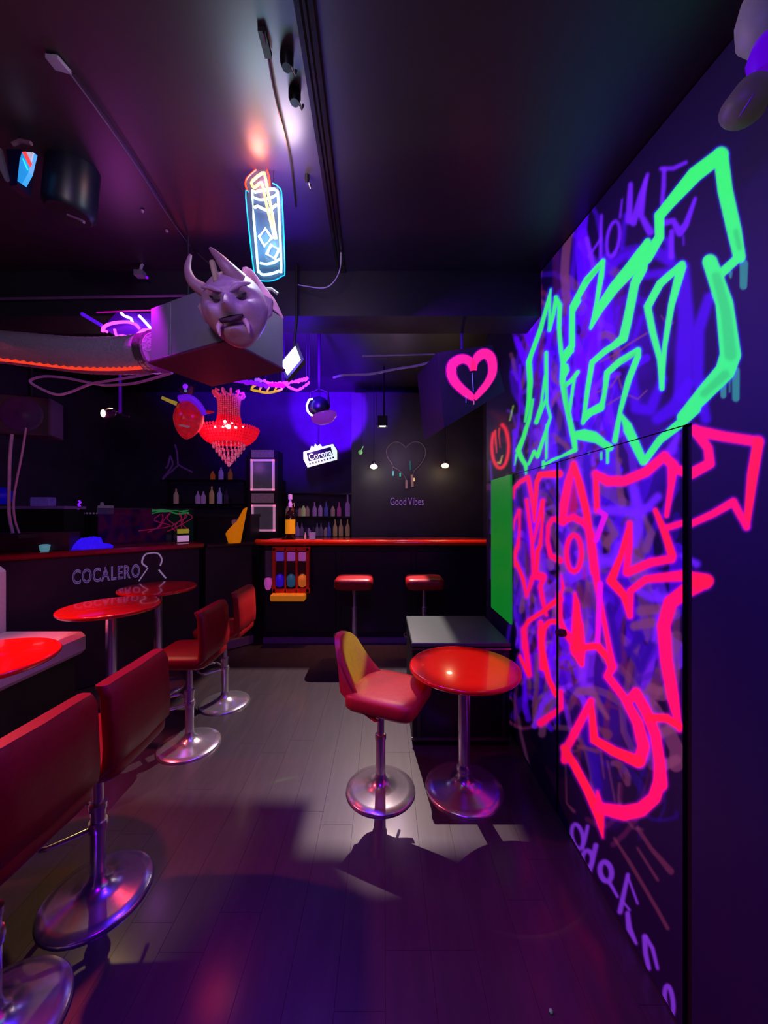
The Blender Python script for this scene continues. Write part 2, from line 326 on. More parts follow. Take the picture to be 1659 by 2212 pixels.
# pink letters
ps = [H((145,620,14), (150,520,34), (210,450,44), (300,400,50), (340,600,42), (365,870,22)), H((370,850,24), (392,450,50), (430,370,62), (630,362,80)),
 H((285,640,36), (340,1060,36), (362,1420,42)), H((360,1080,22), (400,900,34), (455,650,44)), H((458,650,40), (450,900,28), (430,1120,40), (400,1180,50), (392,1420,34)),
 H((145,950,10), (155,860,20), (205,750,30)), H((208,750,28), (208,1000,24), (192,1130,40), (165,1200,44), (162,1340,22)), H((175,1300,36), (250,1480,42), (285,1660,24)), H((285,1660,24), (350,1460,52), (400,1440,90), (455,1455,80)), H((465,1470,50), (432,1560,48), (465,1740,44), (495,1860,34)),
 H((640,1690,70), (560,1740,56), (450,1830,48), (310,1920,46), (250,2020,42), (262,2212,42)), H((630,850,76), (560,840,50), (512,920,44), (508,1080,42), (540,1230,56), (640,1280,70)),
 H((670,880,70), (680,700,90), (730,450,84), (785,260,56)), H((785,260,56), (850,480,84), (920,760,78), (960,1050,78), (1000,1400,74)), H((660,880,50), (780,820,70), (890,880,70), (950,960,60)), ring(H, 788, 1205, 80, 195, 52),
 H((800,1620,10), (820,1750,60), (820,1950,90), (812,2212,130)), H((650,1430,10), (672,1570,36), (650,1640,14)), H((632,1640,56), (640,1940,56)), H((600,1930,50), (530,1930,50), (465,2000,60), (440,2212,56)),
 I((410,1200,16), (440,1280,40), (500,1350,50)), I((500,1060,8), (520,1250,70), (525,1400,86), (545,1480,30)), I((540,1380,40), (640,1370,44), (700,1440,40), (725,1500,46)), I((600,700,44), (622,900,46), (650,1080,30), (700,1330,26), (728,1480,36)),
 I((310,1500,36), (300,1230,30)), I((300,1280,34), (310,1400,34), (345,1560,30), (390,1660,30)), I((420,1640,24), (420,1740,30), (370,1780,40), (300,1830,44)), I((200,1270,30), (215,1400,30), (235,1540,22)), I((175,1430,18), (230,1545,26)), H((260,2180,42), (300,2400,40)),
 I((728,1490,46), (700,1550,44), (800,1680,44), (880,1830,60), (915,1970,70), (890,2060,70)), I((880,2060,70), (740,2000,56), (620,1930,48), (598,1700,32)), I((600,1700,36), (560,1780,46), (450,1990,50), (445,2050,50)),
 I((825,1700,50), (868,1650,60), (930,1760,62), (985,1900,60), (1010,2060,62), (1020,2200,74)),
 J((440,320,44), (500,420,48), (580,570,50), (650,720,62), (672,855,10)), J((640,580,10), (650,680,60)), J((1012,402,62), (1012,520,74), (980,620,76), (900,690,84), (800,710,90), (650,680,62)),
 I((636,560,34), (628,340,34)), I((630,345,46), (700,385,60), (800,385,58), (930,330,58), (1040,235,54)), I((1040,240,50), (1090,290,64), (1078,420,40), (1052,590,30)), I((985,560,30), (1040,690,46), (1085,830,50)), I((1080,850,50), (960,870,52), (820,930,50)), I((812,930,40), (828,760,44), (830,640,36)),
 I((820,680,30), (780,830,36), (720,980,54), (800,1070,46), (832,1190,30)), I((836,1190,26), (836,1040,40), (930,970,44), (1150,950,66), (1280,985,96)), I((1230,1000,110), (1170,1040,90), (1075,1110,84), (1035,1250,80), (1050,1450,74), (1090,1680,70), (1130,1870,30)), I((1130,1850,40), (1050,1800,48), (950,1800,48)),
 I((1090,310,50), (1200,340,64), (1310,280,60), (1300,190,56), (1220,80,60)), I((1225,85,66), (1400,120,60), (1600,150,62)), I((1600,150,66), (1565,350,66), (1530,650,40)), I((1530,660,40), (1450,510,50), (1330,580,44), (1200,640,40)), I((1150,635,36), (1050,665,40))]
add(H((780,460,50), (770,620,110), (760,760,120)), DPK, 4); add(I((560,900,20), (560,960,30)), DPK, 4, .5)
for L in ps: add([(x, y, w+5) for x, y, w in L], (200,0,230), 6, .5)
for k, L in enumerate(ps): add(L, PRED if (k % 3 == 1) else PINK, 2.2)
for L in (I((655,1000,36), (640,1340,30)), I((630,740,30), (685,590,34), (645,560,24))): add(L, MAG, 2)
add(H((820,1700,30), (825,1950,60), (815,2212,90)), PRED, 2); add(I((1240,990,90), (1300,980,70)), PRED, 4)
# lettering down by the floor
for L in (ring(J, 520, 850, 32, 74, 26, -.2), J((582,790,24), (562,880,26), (550,920,20)), ring(J, 580, 985, 30, 50, 30), J((630,905,34), (590,1090,22)), ring(J, 690, 1060, 34, 58, 34, -.2), J((715,1130,24), (760,1210,18)), J((822,1080,26), (775,1300,34)), J((822,1090,14), (880,1250,16)), J((785,1230,14), (832,1290,16)),
          J((820,1310,30), (830,1400,38), (872,1490,20)), J((922,1450,34), (928,1550,32), (948,1640,28)), J((928,1450,26), (970,1520,26), (1000,1640,22)), ring(J, 1068, 1835, 24, 92, 30, -.12)): add(L, (105,45,185), 3, .95)
# red ring mark on the far stretch
add(K((1000,1300,60), (1150,1400,180), (1080,1500,120)), (60,10,20), 14, .9)
add(ring(K, 1112, 1745, 112, 290, 44, 0, -75, 215), (255,38,58), 4)
for L in (K((1045,1540,26), (1055,1700,26), (1065,1830,14)), K((1100,1510,18), (1095,1600,20), (1112,1760,12))): add(L, (235,50,45), 2)
add(K((1085,1960,20), (1110,1970,22), (1140,1870,14)), (225,190,90), 3); add(K((1240,1400,10), (1285,1210,16)), (150,205,60), 3)
for L in (K((980,1950,30), (1000,2200,30)), K((985,2250,16), (990,2500,14), (975,2700,12)), K((1010,2600,8), (980,2900,14)), K((985,3100,12), (990,3500,14))): add(L, (95,20,190), 3, .8)

def paint(P):                          # P: (n,2) pixel coords -> rgb linear (n,3) colour, glow mask
    n = len(P); col = np.zeros((n, 3)); col[:] = lin(22,5,66)[:3]; glow = np.zeros(n)
    for L, c, soft, op in S:
        xs = [p[0] for p in L]; ys = [p[1] for p in L]; wm = max(p[2] for p in L)/2+soft+2
        sel = np.where((P[:,0] > min(xs)-wm) & (P[:,0] < max(xs)+wm) & (P[:,1] > min(ys)-wm) & (P[:,1] < max(ys)+wm))[0]
        if len(sel) == 0: continue
        Q = P[sel]; a = np.zeros(len(sel))
        for (x0, y0, w0), (x1, y1, w1) in zip(L[:-1], L[1:]):
            dx, dy = x1-x0, y1-y0; q = dx*dx+dy*dy+1e-9
            t = np.clip(((Q[:,0]-x0)*dx+(Q[:,1]-y0)*dy)/q, 0, 1)
            d = np.hypot(Q[:,0]-x0-t*dx, Q[:,1]-y0-t*dy)-(w0+(w1-w0)*t)/2
            a = np.maximum(a, np.clip(.5-d/(2*soft), 0, 1))
        a = a*a*(3-2*a)*op
        cl = np.array(lin(*c)[:3]); col[sel] = col[sel]*(1-a[:,None])+cl*a[:,None]; glow[sel] = glow[sel]*(1-a)+a
    return col, glow
gm = bpy.data.materials.new('fluorescent_graffiti'); gm.use_nodes = True
nt = gm.node_tree; b = nt.nodes['Principled BSDF']; ca = nt.nodes.new('ShaderNodeVertexColor'); ca.layer_name = 'paint'
nt.links.new(ca.outputs['Color'], b.inputs['Base Color']); nt.links.new(ca.outputs['Color'], b.inputs['Emission Color'])
mu = nt.nodes.new('ShaderNodeMath'); mu.operation = 'MULTIPLY'; mu.inputs[1].default_value = .84
nt.links.new(ca.outputs['Alpha'], mu.inputs[0]); nt.links.new(mu.outputs[0], b.inputs['Emission Strength']); b.inputs['Roughness'].default_value = .6
def panel(name, y0, y1, z0, z1, x=WX, plain=None, depth=.04, kind='structure', parent=None, topz=None, front=0):
    # painted board on the plane X = x, finer towards the camera
    a, c = CX+FOC*x/y1, CX+FOC*x/max(y0, .9); nc = max(2, int((c-a)/2.4))
    ys = [FOC*x/(a+(c-a)*k/nc-CX) for k in range(nc+1)]
    if y0 < .9: ys += [y0+(.9-y0)*k/6 for k in range(5, -1, -1)]
    ys = np.array(ys); nr = max(2, int((z1-z0)/.004)); nc = len(ys)
    zt = np.linspace(0, 1, nr+1)
    top = np.full(nc, z1) if topz is None else np.array([topz(v) for v in ys])
    Y = np.repeat(ys[None,:], nr+1, 0); Z = z0+(top[None,:]-z0)*zt[:,None]
    V = np.stack([np.full(Y.size, x), Y.ravel(), Z.ravel()], 1)
    P = np.stack([CX+FOC*x/V[:,1], CY-(V[:,2]-EYE)*FOC/V[:,1]], 1)
    if plain is None: col, glow = paint(P)
    else: col = np.tile(np.array(lin(*plain)[:3]), (len(V), 1)); glow = np.zeros(len(V))
    idx = np.arange((nr+1)*nc).reshape(nr+1, nc)
    fs = np.stack([idx[:-1,:-1].ravel(), idx[1:,:-1].ravel(), idx[1:,1:].ravel(), idx[:-1,1:].ravel()], 1)
    # rim and back
    n0 = len(V); cs = [idx[0,0], idx[0,-1], idx[-1,-1], idx[-1,0]]
    Va = V[cs].copy(); Vb = V[cs].copy(); Vb[:,0] += depth; V = np.vstack([V, Va, Vb])
    ff = [list(map(int, f)) for f in fs]+[[n0+i, n0+(i+1) % 4, n0+4+(i+1) % 4, n0+4+i] for i in range(4)]+[[n0+4, n0+5, n0+6, n0+7]]
    me = bpy.data.meshes.new(name); me.from_pydata(V.tolist(), [], ff); me.materials.append(gm)
    at_ = me.color_attributes.new('paint', 'FLOAT_COLOR', 'POINT')
    buf = np.zeros((len(V), 4), dtype=np.float32); buf[:n0,:3] = col; buf[:n0,3] = glow; buf[n0:,:3] = lin(6,4,10)[:3]
    at_.data.foreach_set('color', buf.ravel()); me.update()
    o = bpy.data.objects.new(name, me); C.objects.link(o)
    if kind: o['kind'] = kind
    if parent: o.parent = parent
    return o
DT = 1.92
panel('wall_right', 1.137, 3.42, DT+.004, 3.1, topz=lambda y: ceil_z(y)-.005)
panel('trim_3', -1.1, 1.137, 0, 3.0, topz=lambda y: ceil_z(y)-.005)                       # plain painted stretch nearest the camera
MB().box((WX+.028, 1.153, DT/2), (.03, .05, DT), blk).build('trim_4')['kind'] = 'structure'
d1 = panel('door_1', 1.172, 2.005, .01, DT)
d2 = panel('door_2', 2.030, 2.705, .01, DT)
MB().box((WX+.06, 2.3, 1.5), (.04, 2.3, 3.0), blk).build('trim_5')['kind'] = 'structure'
trim6 = panel('trim_6', 3.23, 3.42, 0, DT)
d3 = panel('door_3', 2.717, 3.222, .02, 1.925, x=WX-.002)
# green leaf of door_3
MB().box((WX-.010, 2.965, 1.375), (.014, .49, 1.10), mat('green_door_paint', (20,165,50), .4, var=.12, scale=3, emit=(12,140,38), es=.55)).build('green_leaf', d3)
MB().lathe([(.001,0), (.018,.0), (.022,.02), (.016,.045), (.001,.05)], blk, (WX-.001, 1.93, 1.02), 12, Matrix.Rotation(-PI/2, 3, 'Y')).build('door_handle', d1)
# =================================================================== STOOLS AND TABLES
def base_prof(r): return [(r, 0), (r, .008), (r*.97, .014), (r*.8, .022), (r*.5, .034), (r*.28, .05), (r*.17, .075), (r*.14, .10), (.026, .11)]
def cushion(w, d, h, r, m):            # soft cushion with rounded plan and crowned top
    mb = MB(); n = 40; rings = []
    def sup(a, sx, sy, e=.28):
        c_, s_ = math.cos(a), math.sin(a); return (sx*abs(c_)**e*(1 if c_ >= 0 else -1), sy*abs(s_)**e*(1 if s_ >= 0 else -1))
    prof = [(.0, 0), (.80, 0), (.93, .06), (.99, .22), (1, .45), (1, .68), (.975, .84), (.90, .95), (.72, 1.0), (.35, 1.03), (0, 1.04)]
    for k, z in prof:
        rings.append([(*sup(2*PI*i/n, w/2*k, d/2*k), z*h) for i in range(n)])
    vs_ = [p for R_ in rings for p in R_]
    fs_ = [(i*n+k, i*n+(k+1) % n, (i+1)*n+(k+1) % n, (i+1)*n+k) for i in range(len(rings)-1) for k in range(n)]
    mb.add(vs_, fs_, m, True); return mb
def low_back_stool(label, loc, rz, backh=.29, group='red stools along the left tables', hs=.69, bw=.40):
    t = thing('bar_stool', label, 'stool', loc, rz, group)       # local: faces -X, back at +X
    cushion(.40, bw, .085, .04, redl).build('seat', t, loc=(0, 0, hs-.085))
    bk = MB(); n = 9; th = .05; pts = []
    prof = [(.165, -.045), (.20, -.015), (.205, .06), (.20, .16), (.195, backh-.03), (.18, backh)]
    outer = []; inner = []
    W2 = bw/2
    vs_ = []; fs_ = []
    rows = [(x, z) for x, z in prof]
    loop = lambda x, z: [(x, -W2+.012, z), (x, -W2*.5, z), (x+.006, 0, z), (x, W2*.5, z), (x, W2-.012, z), (x-.012, W2, z), (x-th+.012, W2, z), (x-th, W2-.012, z), (x-th, 0, z), (x-th, -W2+.012, z), (x-th+.012, -W2, z), (x-.012, -W2, z)]
    for x, z in rows: vs_ += loop(x, z)
    vs_ += [(x_-.004 if False else x_, y_*.97, backh+.012) for x_, y_, z_ in loop(.174, 0)]
    nl = 12; R_ = len(rows)+1
    for i in range(R_-1):
        for k in range(nl): fs_.append((i*nl+k, i*nl+(k+1) % nl, (i+1)*nl+(k+1) % nl, (i+1)*nl+k))
    fs_ += [tuple(range(nl))[::-1], tuple((R_-1)*nl+k for k in range(nl))]
    bk.add(vs_, fs_, redl, True); bk.build('backrest', t, loc=(0, 0, hs-.005))
    stool_legs(t, hs-.085)
    return t
def stool_legs(t, z, foot=True, r=.205, ringdir=-1):
    MB().lathe(base_prof(r), chrome, n=48).build('base', t)
    MB().tube([(0, 0, .10), (0, 0, z-.22)], .028, chrome, 16).tube([(0, 0, z-.23), (0, 0, z)], .020, chrome, 16).lathe([(.033, z-.235), (.033, z-.21), (.02, z-.205)], chrome, n=16).build('pole', t)
    MB().box((0, 0, z+.004), (.20, .18, .012), blk).build('seat_plate', t)
    MB().tube([(0, .02, z-.012), (0, .17, z-.014), (0, .21, z-.03)], .006, chrome, 8).build('lever', t)
    if foot:
        zz = min(.30, z*.5); pts = [(ringdir*(.02), .03, zz)]
        for k in range(13):
            a = -PI/2+PI*k/12; pts.append((ringdir*(.12+.10*math.cos(a)), -.115*math.sin(a), zz))
        pts.append((ringdir*.02, -.03, zz))
        MB().tube(smooth_path(pts, 2), .0095, chrome, 10).lathe([(.034, zz-.02), (.037, zz), (.034, zz+.02)], chrome, n=16).build('footrest', t)
low_back_stool('red low-back bar stool with chrome base, third from the camera in the left row', (-1.375, 2.62, 0), 0)
low_back_stool('red low-back bar stool with chrome base, farthest from the camera in the left row', (-1.375, 3.20, 0), 0)
low_back_stool('red low-back bar stool with gleaming chrome base, second from the camera in the left row', (-1.235, 1.60, 0), .02)
low_back_stool('red low-back bar stool nearest the camera, cut off by the left edge', (-1.245, 1.17, 0), -.03)
def round_table(label, loc, h, r, group):
    t = thing('bar_table', label, 'table', loc, 0, group)
    MB().lathe([(r*.9, h-.034), (r*.97, h-.028), (r, h-.016), (r, h-.008), (r*.985, h-.001), (r*.96, h), (0, h)], redtop, n=72).build('tabletop', t)
    MB().lathe([(.001, h-.05), (.10, h-.05), (.11, h-.035), (.001, h-.033)], blk, n=24).build('top_plate', t)
    MB().lathe([(a*.98 if a > .05 else .04, z*1.15) for a, z in base_prof(.235)], chrome, n=56).build('base', t)
    MB().tube([(0, 0, .11), (0, 0, h-.045)], .036, chrome, 20).lathe([(.044, .11), (.047, .13), (.036, .15)], chrome, n=20).build('pole', t)
    return t
GT = 'round red bar tables'
round_table('glossy red round table by the white bench corner, middle one on the left', (-2.04, 2.77, 0), .95, .325, GT)
round_table('round glossy red bar table behind the other two on the left, nearest the bar counter', (-2.11, 3.46, 0), .95, .325, GT)
round_table('bright orange-red round table cut off by the left edge beside the white bench', (-1.95, 1.75, 0), .95, .325, GT)
round_table('lower round red table beside the bucket stool and the graffiti wall', (.478, 2.21, 0), .735, .325, GT)
# bucket stool on the right
t = thing('bucket_stool', 'red bucket stool with a rounded yellow-lit back, alone in the middle of the floor', 'stool', (-.02, 2.2, 0), -.42)
coral = mat('coral_leatherette', (190,62,48), .4, var=.1, scale=60, bump=.06)
cushion(.42, .42, .10, .05, coral).build('seat', t, loc=(.06, 0, .535), rz=0)
def shell():
    mb = MB(); n = 22; th = .045; vs_ = []; rows = 12
    for side in (0, 1):
        for i in range(rows+1):
            v = i/rows; z = -.08+v*.36
            for k in range(n+1):
                u = -1+2*k/n
                hh = (1-abs(u)**2.6)**.5 if abs(u) < 1 else 0
                w = .205*(1-.18*v*v); reach = .10*(1-v)**1.2+.02
                zz = -.08+v*(.10+.28*hh)
                x = -.17-.14*v+ (abs(u)**2.2)*(reach+.09)
                y = u*w
                s_ = 0 if side == 0 else th
                vs_.append((x+s_*(1-.6*abs(u)), y*(1-(.10 if side else 0)), zz+(.0 if side else 0)))
    m = n+1; N1 = (rows+1)*m; fs_ = []
    for i in range(rows):
        for k in range(n):
            fs_.append((i*m+k, (i+1)*m+k, (i+1)*m+k+1, i*m+k+1)); fs_.append((N1+i*m+k, N1+i*m+k+1, N1+(i+1)*m+k+1, N1+(i+1)*m+k))
    for k in range(n):
        fs_.append((k, k+1, N1+k+1, N1+k)); a = rows*m; fs_.append((a+k, N1+a+k, N1+a+k+1, a+k+1))
    for i in range(rows):
        fs_.append((i*m, N1+i*m, N1+(i+1)*m, (i+1)*m)); fs_.append((i*m+n, (i+1)*m+n, N1+(i+1)*m+n, N1+i*m+n))
    return mb.add(vs_, fs_, coral, True)
shell().build('backrest', t, loc=(.02, 0, .60))
stool_legs(t, .54, foot=False)
# two stools standing at the bar
def bar_seat(label, loc):
    t = thing('bar_stool', label, 'stool', loc, 0, 'red stools at the back bar')
    cushion(.41, .38, .125, .04, redl).build('seat', t, loc=(0, 0, .82))
    stool_legs(t, .82, r=.2); return t
bar_seat('backless red bar stool at the back bar, left one with its chrome footrest showing', (-.325, 4.06, 0))
bar_seat('backless red bar stool at the back bar, right one behind the black box', (.44, 4.06, 0))

# =================================================================== BACK BAR
t = thing('bar_counter', 'long black bar counter with a glossy orange-red rail edge at the back', 'bar counter', (0, 4.68, 0))
barm = mat('bar_front_paint', (26,20,34), .4, var=.2, scale=5)
railm = mat('orange_red_lacquer', (235,52,18), .22, coat=.4, var=.04)
MB().box((-.06, .30, .625), (2.92, .58, 1.19), barm).build('body', t)
MB().slab([(-1.60, -.02, 1.255), (-1.45, -.12, 1.255), (1.40, -.12, 1.255), (1.40, .55, 1.255), (-1.45, .55, 1.255)], (0, 0, .035), mat('bar_top', (120,30,22), .25, coat=.3)).build('worktop', t)
MB().tube([(-1.60, -.02, 1.272), (-1.45, -.125, 1.272), (1.40, -.125, 1.272)], .036, railm, 14).build('rail', t)
MB().box((-.06, -.012, .035), (2.92, .03, .07), mat('plinth', (120,90,140), .35)).build('plinth', t)  # lilac colour of the plinth stands in for reflected purple light
for x0 in (-1.05, -.1, .85): MB().box((x0, -.004, .64), (.88, .012, 1.02), mat('bar_panel', (30,22,38), .35), bev=.003).build('panel', t)
# rack on the bar front
t = thing('vending_rack', 'orange-red three-column sweets dispenser with a yellow tray fixed to the bar front', 'dispenser', (-1.14, 4.63, .66))
om = mat('orange_plastic', (235,50,24), .4)
MB().box((0, 0, .27), (.46, .06, .56), mat('dark_recess', (60,6,14), .6)).build('back_panel', t)
fr = MB()
for x in (-.215, -.075, .062, .2): fr.box((x, -.05, .27), (.022 if abs(x) < .15 else .04, .06, .56), om, bev=.004)
fr.box((0, -.05, .535), (.46, .06, .05), om, bev=.004).box((0, -.05, .02), (.46, .06, .05), om, bev=.004); fr.build('frame', t)
for k, (c1, c2) in enumerate((((120,70,220), (50,15,215)), ((190,90,205), (40,95,130)), ((205,95,190), (230,120,40)))):
    x = -.146+k*.139
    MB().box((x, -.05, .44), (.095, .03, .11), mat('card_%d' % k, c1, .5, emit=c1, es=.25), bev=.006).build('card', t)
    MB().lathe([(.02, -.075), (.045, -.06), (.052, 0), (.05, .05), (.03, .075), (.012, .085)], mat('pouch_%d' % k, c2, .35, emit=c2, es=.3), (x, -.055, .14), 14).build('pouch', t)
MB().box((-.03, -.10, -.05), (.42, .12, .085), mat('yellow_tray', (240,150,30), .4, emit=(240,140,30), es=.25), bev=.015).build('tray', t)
MB().box((-.29, -.03, .30), (.08, .02, .42), mat('smoky_plastic', (90,80,95), .3)).build('side_panel', t)
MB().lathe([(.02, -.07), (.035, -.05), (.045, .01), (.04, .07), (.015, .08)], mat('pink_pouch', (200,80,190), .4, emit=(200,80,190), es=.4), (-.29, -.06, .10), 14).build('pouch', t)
# bottle on the bar
t = thing('liquor_bottle', 'large square bottle with a yellow label and pale pourer on the bar end', 'bottle', (-1.215, 4.80, 1.29))
gl = mat('dark_glass', (40,16,14), .08, trans=.3)
MB().lathe([(.055, 0), (.062, .01), (.062, .30), (.05, .35), (.02, .385), (.018, .44)], gl, n=20).build('body', t)
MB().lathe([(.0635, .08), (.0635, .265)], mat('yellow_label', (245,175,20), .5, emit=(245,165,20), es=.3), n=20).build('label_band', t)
MB().lathe([(.022, .42), (.024, .47), (.016, .49), (.014, .52), (.026, .525), (.026, .585), (.001, .59)], mat('pale_violet_cap', (200,140,245), .4, emit=(190,120,245), es=.4), n=14).tube([(.0, 0, .45), (.05, 0, .47), (.055, 0, .43)], .006, white, 6).build('pourer', t)
# cup, shaker and mat on bar
tag(MB().lathe([(.03, 0), (.038, .005), (.044, .09), (.041, .09), (.035, .01), (.001, .008)], mat('lilac_plastic', (170,150,205), .4, emit=(150,130,200), es=.15), (-.92, 4.75, 1.298), 20).build('plastic_cup'), 'small lilac cup on the white mat at the bar end', 'cup')
tag(MB().lathe([(.012, 0), (.016, .01), (.014, .05), (.006, .07), (.008, .09)], white, (-1.01, 4.75, 1.298), 12).build('salt_shaker'), 'tiny white shaker beside the lilac cup', 'shaker')
tag(MB().box((-.97, 4.72, 1.2925), (.34, .22, .005), mat('pale_mat', (190,150,160), .6)).build('bar_mat'), 'pale bar mat under the lilac cup', 'mat')
tag(MB().box((-1.40, 4.76, 1.296), (.14, .14, .012), mat('pink_napkins', (190,90,140), .7)).build('napkin_pile'), 'pinkish napkin pile on the left tip of the bar', 'napkins')
# ------------------------------------------------------------------ back shelves with bottles
t = thing('back_shelf', 'black wall shelf unit holding two rows of bottles behind the bar', 'shelf', (-1.0, 5.85, 0))
for z in (1.255, 1.57, 1.93): MB().box((0, 0, z), (1.16, .22, .025), blkg).build('shelf_board', t)
for x in (-.595, .595): MB().box((x, 0, 1.5), (.03, .24, 1.3), blk).build('side', t)
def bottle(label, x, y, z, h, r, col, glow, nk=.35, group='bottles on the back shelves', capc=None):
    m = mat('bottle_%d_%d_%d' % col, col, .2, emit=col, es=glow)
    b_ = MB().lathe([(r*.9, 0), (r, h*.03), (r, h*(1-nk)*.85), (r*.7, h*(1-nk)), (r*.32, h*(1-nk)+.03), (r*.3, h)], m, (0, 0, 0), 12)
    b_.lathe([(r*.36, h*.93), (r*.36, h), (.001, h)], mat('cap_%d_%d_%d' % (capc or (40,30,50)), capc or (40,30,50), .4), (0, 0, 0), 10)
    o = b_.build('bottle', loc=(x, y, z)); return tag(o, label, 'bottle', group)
LIL = (165,110,190); AMB = (190,85,35); DRK = (45,30,60); TAN = (190,140,110); PNK = (180,70,150); BLB = (80,70,170); BEI = (165,120,130)
def px2x(px, D): return (px-CX)/FOC*D
top = [(622,BEI,.17), (631,AMB,.17), (640,DRK,.15), (648,BEI,.14), (656,(200,200,140),.18), (664,BEI,.17), (680,LIL,.24), (692,LIL,.19), (705,BLB,.25), (719,BEI,.17), (733,PNK,.24), (751,LIL,.36)]
low = [(643,LIL,.24), (652,(120,80,140),.22), (661,DRK,.16), (667,LIL,.14), (677,DRK,.16), (685,(110,90,130),.22), (694,(110,80,120),.22), (704,BEI,.15), (711,BLB,.24), (724,TAN,.29), (737,TAN,.29), (751,TAN,.29)]
ordn = ['first', 'second', 'third', 'fourth', 'fifth', 'sixth', 'seventh', 'eighth', 'ninth', 'tenth', 'eleventh', 'twelfth']
cn = lambda c: {LIL: 'lilac', AMB: 'amber', DRK: 'dark', TAN: 'tan-bellied', PNK: 'pink', BLB: 'blue', BEI: 'beige'}.get(c, 'pale greyish')
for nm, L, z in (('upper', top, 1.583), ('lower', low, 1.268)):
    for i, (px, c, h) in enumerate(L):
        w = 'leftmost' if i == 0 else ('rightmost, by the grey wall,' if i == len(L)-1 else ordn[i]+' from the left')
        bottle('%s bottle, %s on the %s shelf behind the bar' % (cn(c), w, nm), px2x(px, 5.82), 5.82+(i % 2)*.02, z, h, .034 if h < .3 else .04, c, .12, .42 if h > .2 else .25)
t = thing('side_shelf', 'black side shelf with a few bottles under the red chandelier', 'shelf', (-2.72, 5.6, 0))
for z in (1.76, 2.12): MB().box((0, 0, z), (1.2, .2, .025), blkg).build('shelf_board', t)
for x in (-.585, .585): MB().box((x, .08, 1.06), (.03, .03, 2.12), blk).build('upright', t)
for i, (px, c, h, z) in enumerate(((381,BEI,.24,1.775), (428,LIL,.2,1.775), (440,LIL,.2,1.775), (458,TAN,.28,1.775), (475,(140,120,210),.26,1.775), (490,DRK,.22,1.775), (460,AMB,.14,2.135), (478,(150,110,220),.2,2.135), (498,(150,80,50),.18,2.135))):
    lab = '%s bottle on the %s of the side shelf, %s' % (cn(c), 'upper board' if z > 2 else 'lower board', ('leftmost', 'second from left', 'third from left', 'fourth from left', 'fifth from left', 'last on the right', 'left', 'middle', 'right')[i])
    bottle(lab, px2x(px, 5.58), 5.58, z, h, .035, c, .14, group='bottles on the side shelf')
# tall double-door cooler
t = thing('bottle_cooler', 'tall cooler stack with two pale framed glass doors and name plates', 'cooler', (-1.80, 5.5, 0))
fm_ = mat('pale_pink_frame', (225,165,195), .4, emit=(200,130,170), es=.6)
MB().box((0, .15, 1.28), (.44, .28, 2.56), blk).build('cabinet', t)
zc = lambda y: EYE+(CY-y)/FOC*5.48
for k, (a, c) in enumerate(((992,1060), (1090,1148))):
    z0, z1 = zc(c), zc(a); fr = MB(); cxm = .0 if k == 0 else .012
    fr.box((cxm-.16, -.01, (z0+z1)/2), (.03, .03, z1-z0), fm_).box((cxm+.16, -.01, (z0+z1)/2), (.03, .03, z1-z0), fm_).box((cxm, -.01, z1-.015), (.35, .03, .03), fm_).box((cxm, -.01, z0+.015), (.35, .03, .03), fm_)
    d = fr.build('door_frame', t)
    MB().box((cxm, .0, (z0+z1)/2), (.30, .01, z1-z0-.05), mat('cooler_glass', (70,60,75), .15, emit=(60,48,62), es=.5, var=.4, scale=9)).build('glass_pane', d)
for a, c in ((972,988), (1066,1086)): MB().box((0, -.01, (zc(a)+zc(c))/2), (.33, .02, zc(a)-zc(c)), mat('name_plate', (110,80,100), .4, emit=(95,65,85), es=.4, var=.45, scale=45)).build('name_plate', t)
# yellow ice bucket
t = thing('ice_bucket', 'yellow slanted ice bucket standing on the bar gate', 'bucket', (at(507, 1174, 4.5).x, 4.5, 1.276))
ym = mat('yellow_plastic', (235,140,8), .35, emit=(225,125,0), es=.4)
mb = MB(); n = 20; vs_ = []
for i, (r, z) in enumerate(((.07, 0), (.085, .10), (.10, .20))):
    for k in range(n):
        a = 2*PI*k/n; sl = (i/2)*(.10*math.cos(a)+(.13 if math.cos(a) > .8 else 0)); vs_.append((r*math.cos(a)+(.05*i/2 if math.cos(a) > .8 else 0), r*math.sin(a), z+sl))
mb.add(vs_, [(i*n+k, i*n+(k+1) % n, (i+1)*n+(k+1) % n, (i+1)*n+k) for i in range(2) for k in range(n)]+[tuple(range(n))[::-1]], ym, True).build('bucket', t)
MB().ball((.0, 0, .25), .04, mat('ice_clear', (190,190,205), .1, trans=.4), 8).ball((.04, .02, .27), .03, mat('ice_clear'), 8).build('ice', t)
# low gate between the counters
t = thing('bar_gate', 'dark gate panel closing the gap between the two counters', 'gate', (-1.83, 4.5, 0))
a0 = Vector((-2.07, 4.26, 0)); a1 = Vector((-1.66, 4.66, 0)); dv = a1-a0; ang = math.atan2(dv.y, dv.x); mid = (a0+a1)/2-Vector((-1.83, 4.5, 0))
MB().box(mid+Vector((0, 0, .64)), (dv.length-.02, .04, 1.22), mat('gate_panel', (34,20,36), .5), ang).build('panel', t)
MB().box(mid+Vector((0, 0, .06)), (dv.length, .08, .10), mat('plinth'), ang).build('kickboard', t)  # same lilac as the bar plinth, reflected purple light in the colour
MB().box(mid+Vector((0, 0, 1.262)), (dv.length, .2, .024), mat('gate_top', (46,18,28), .35), ang).build('top', t)

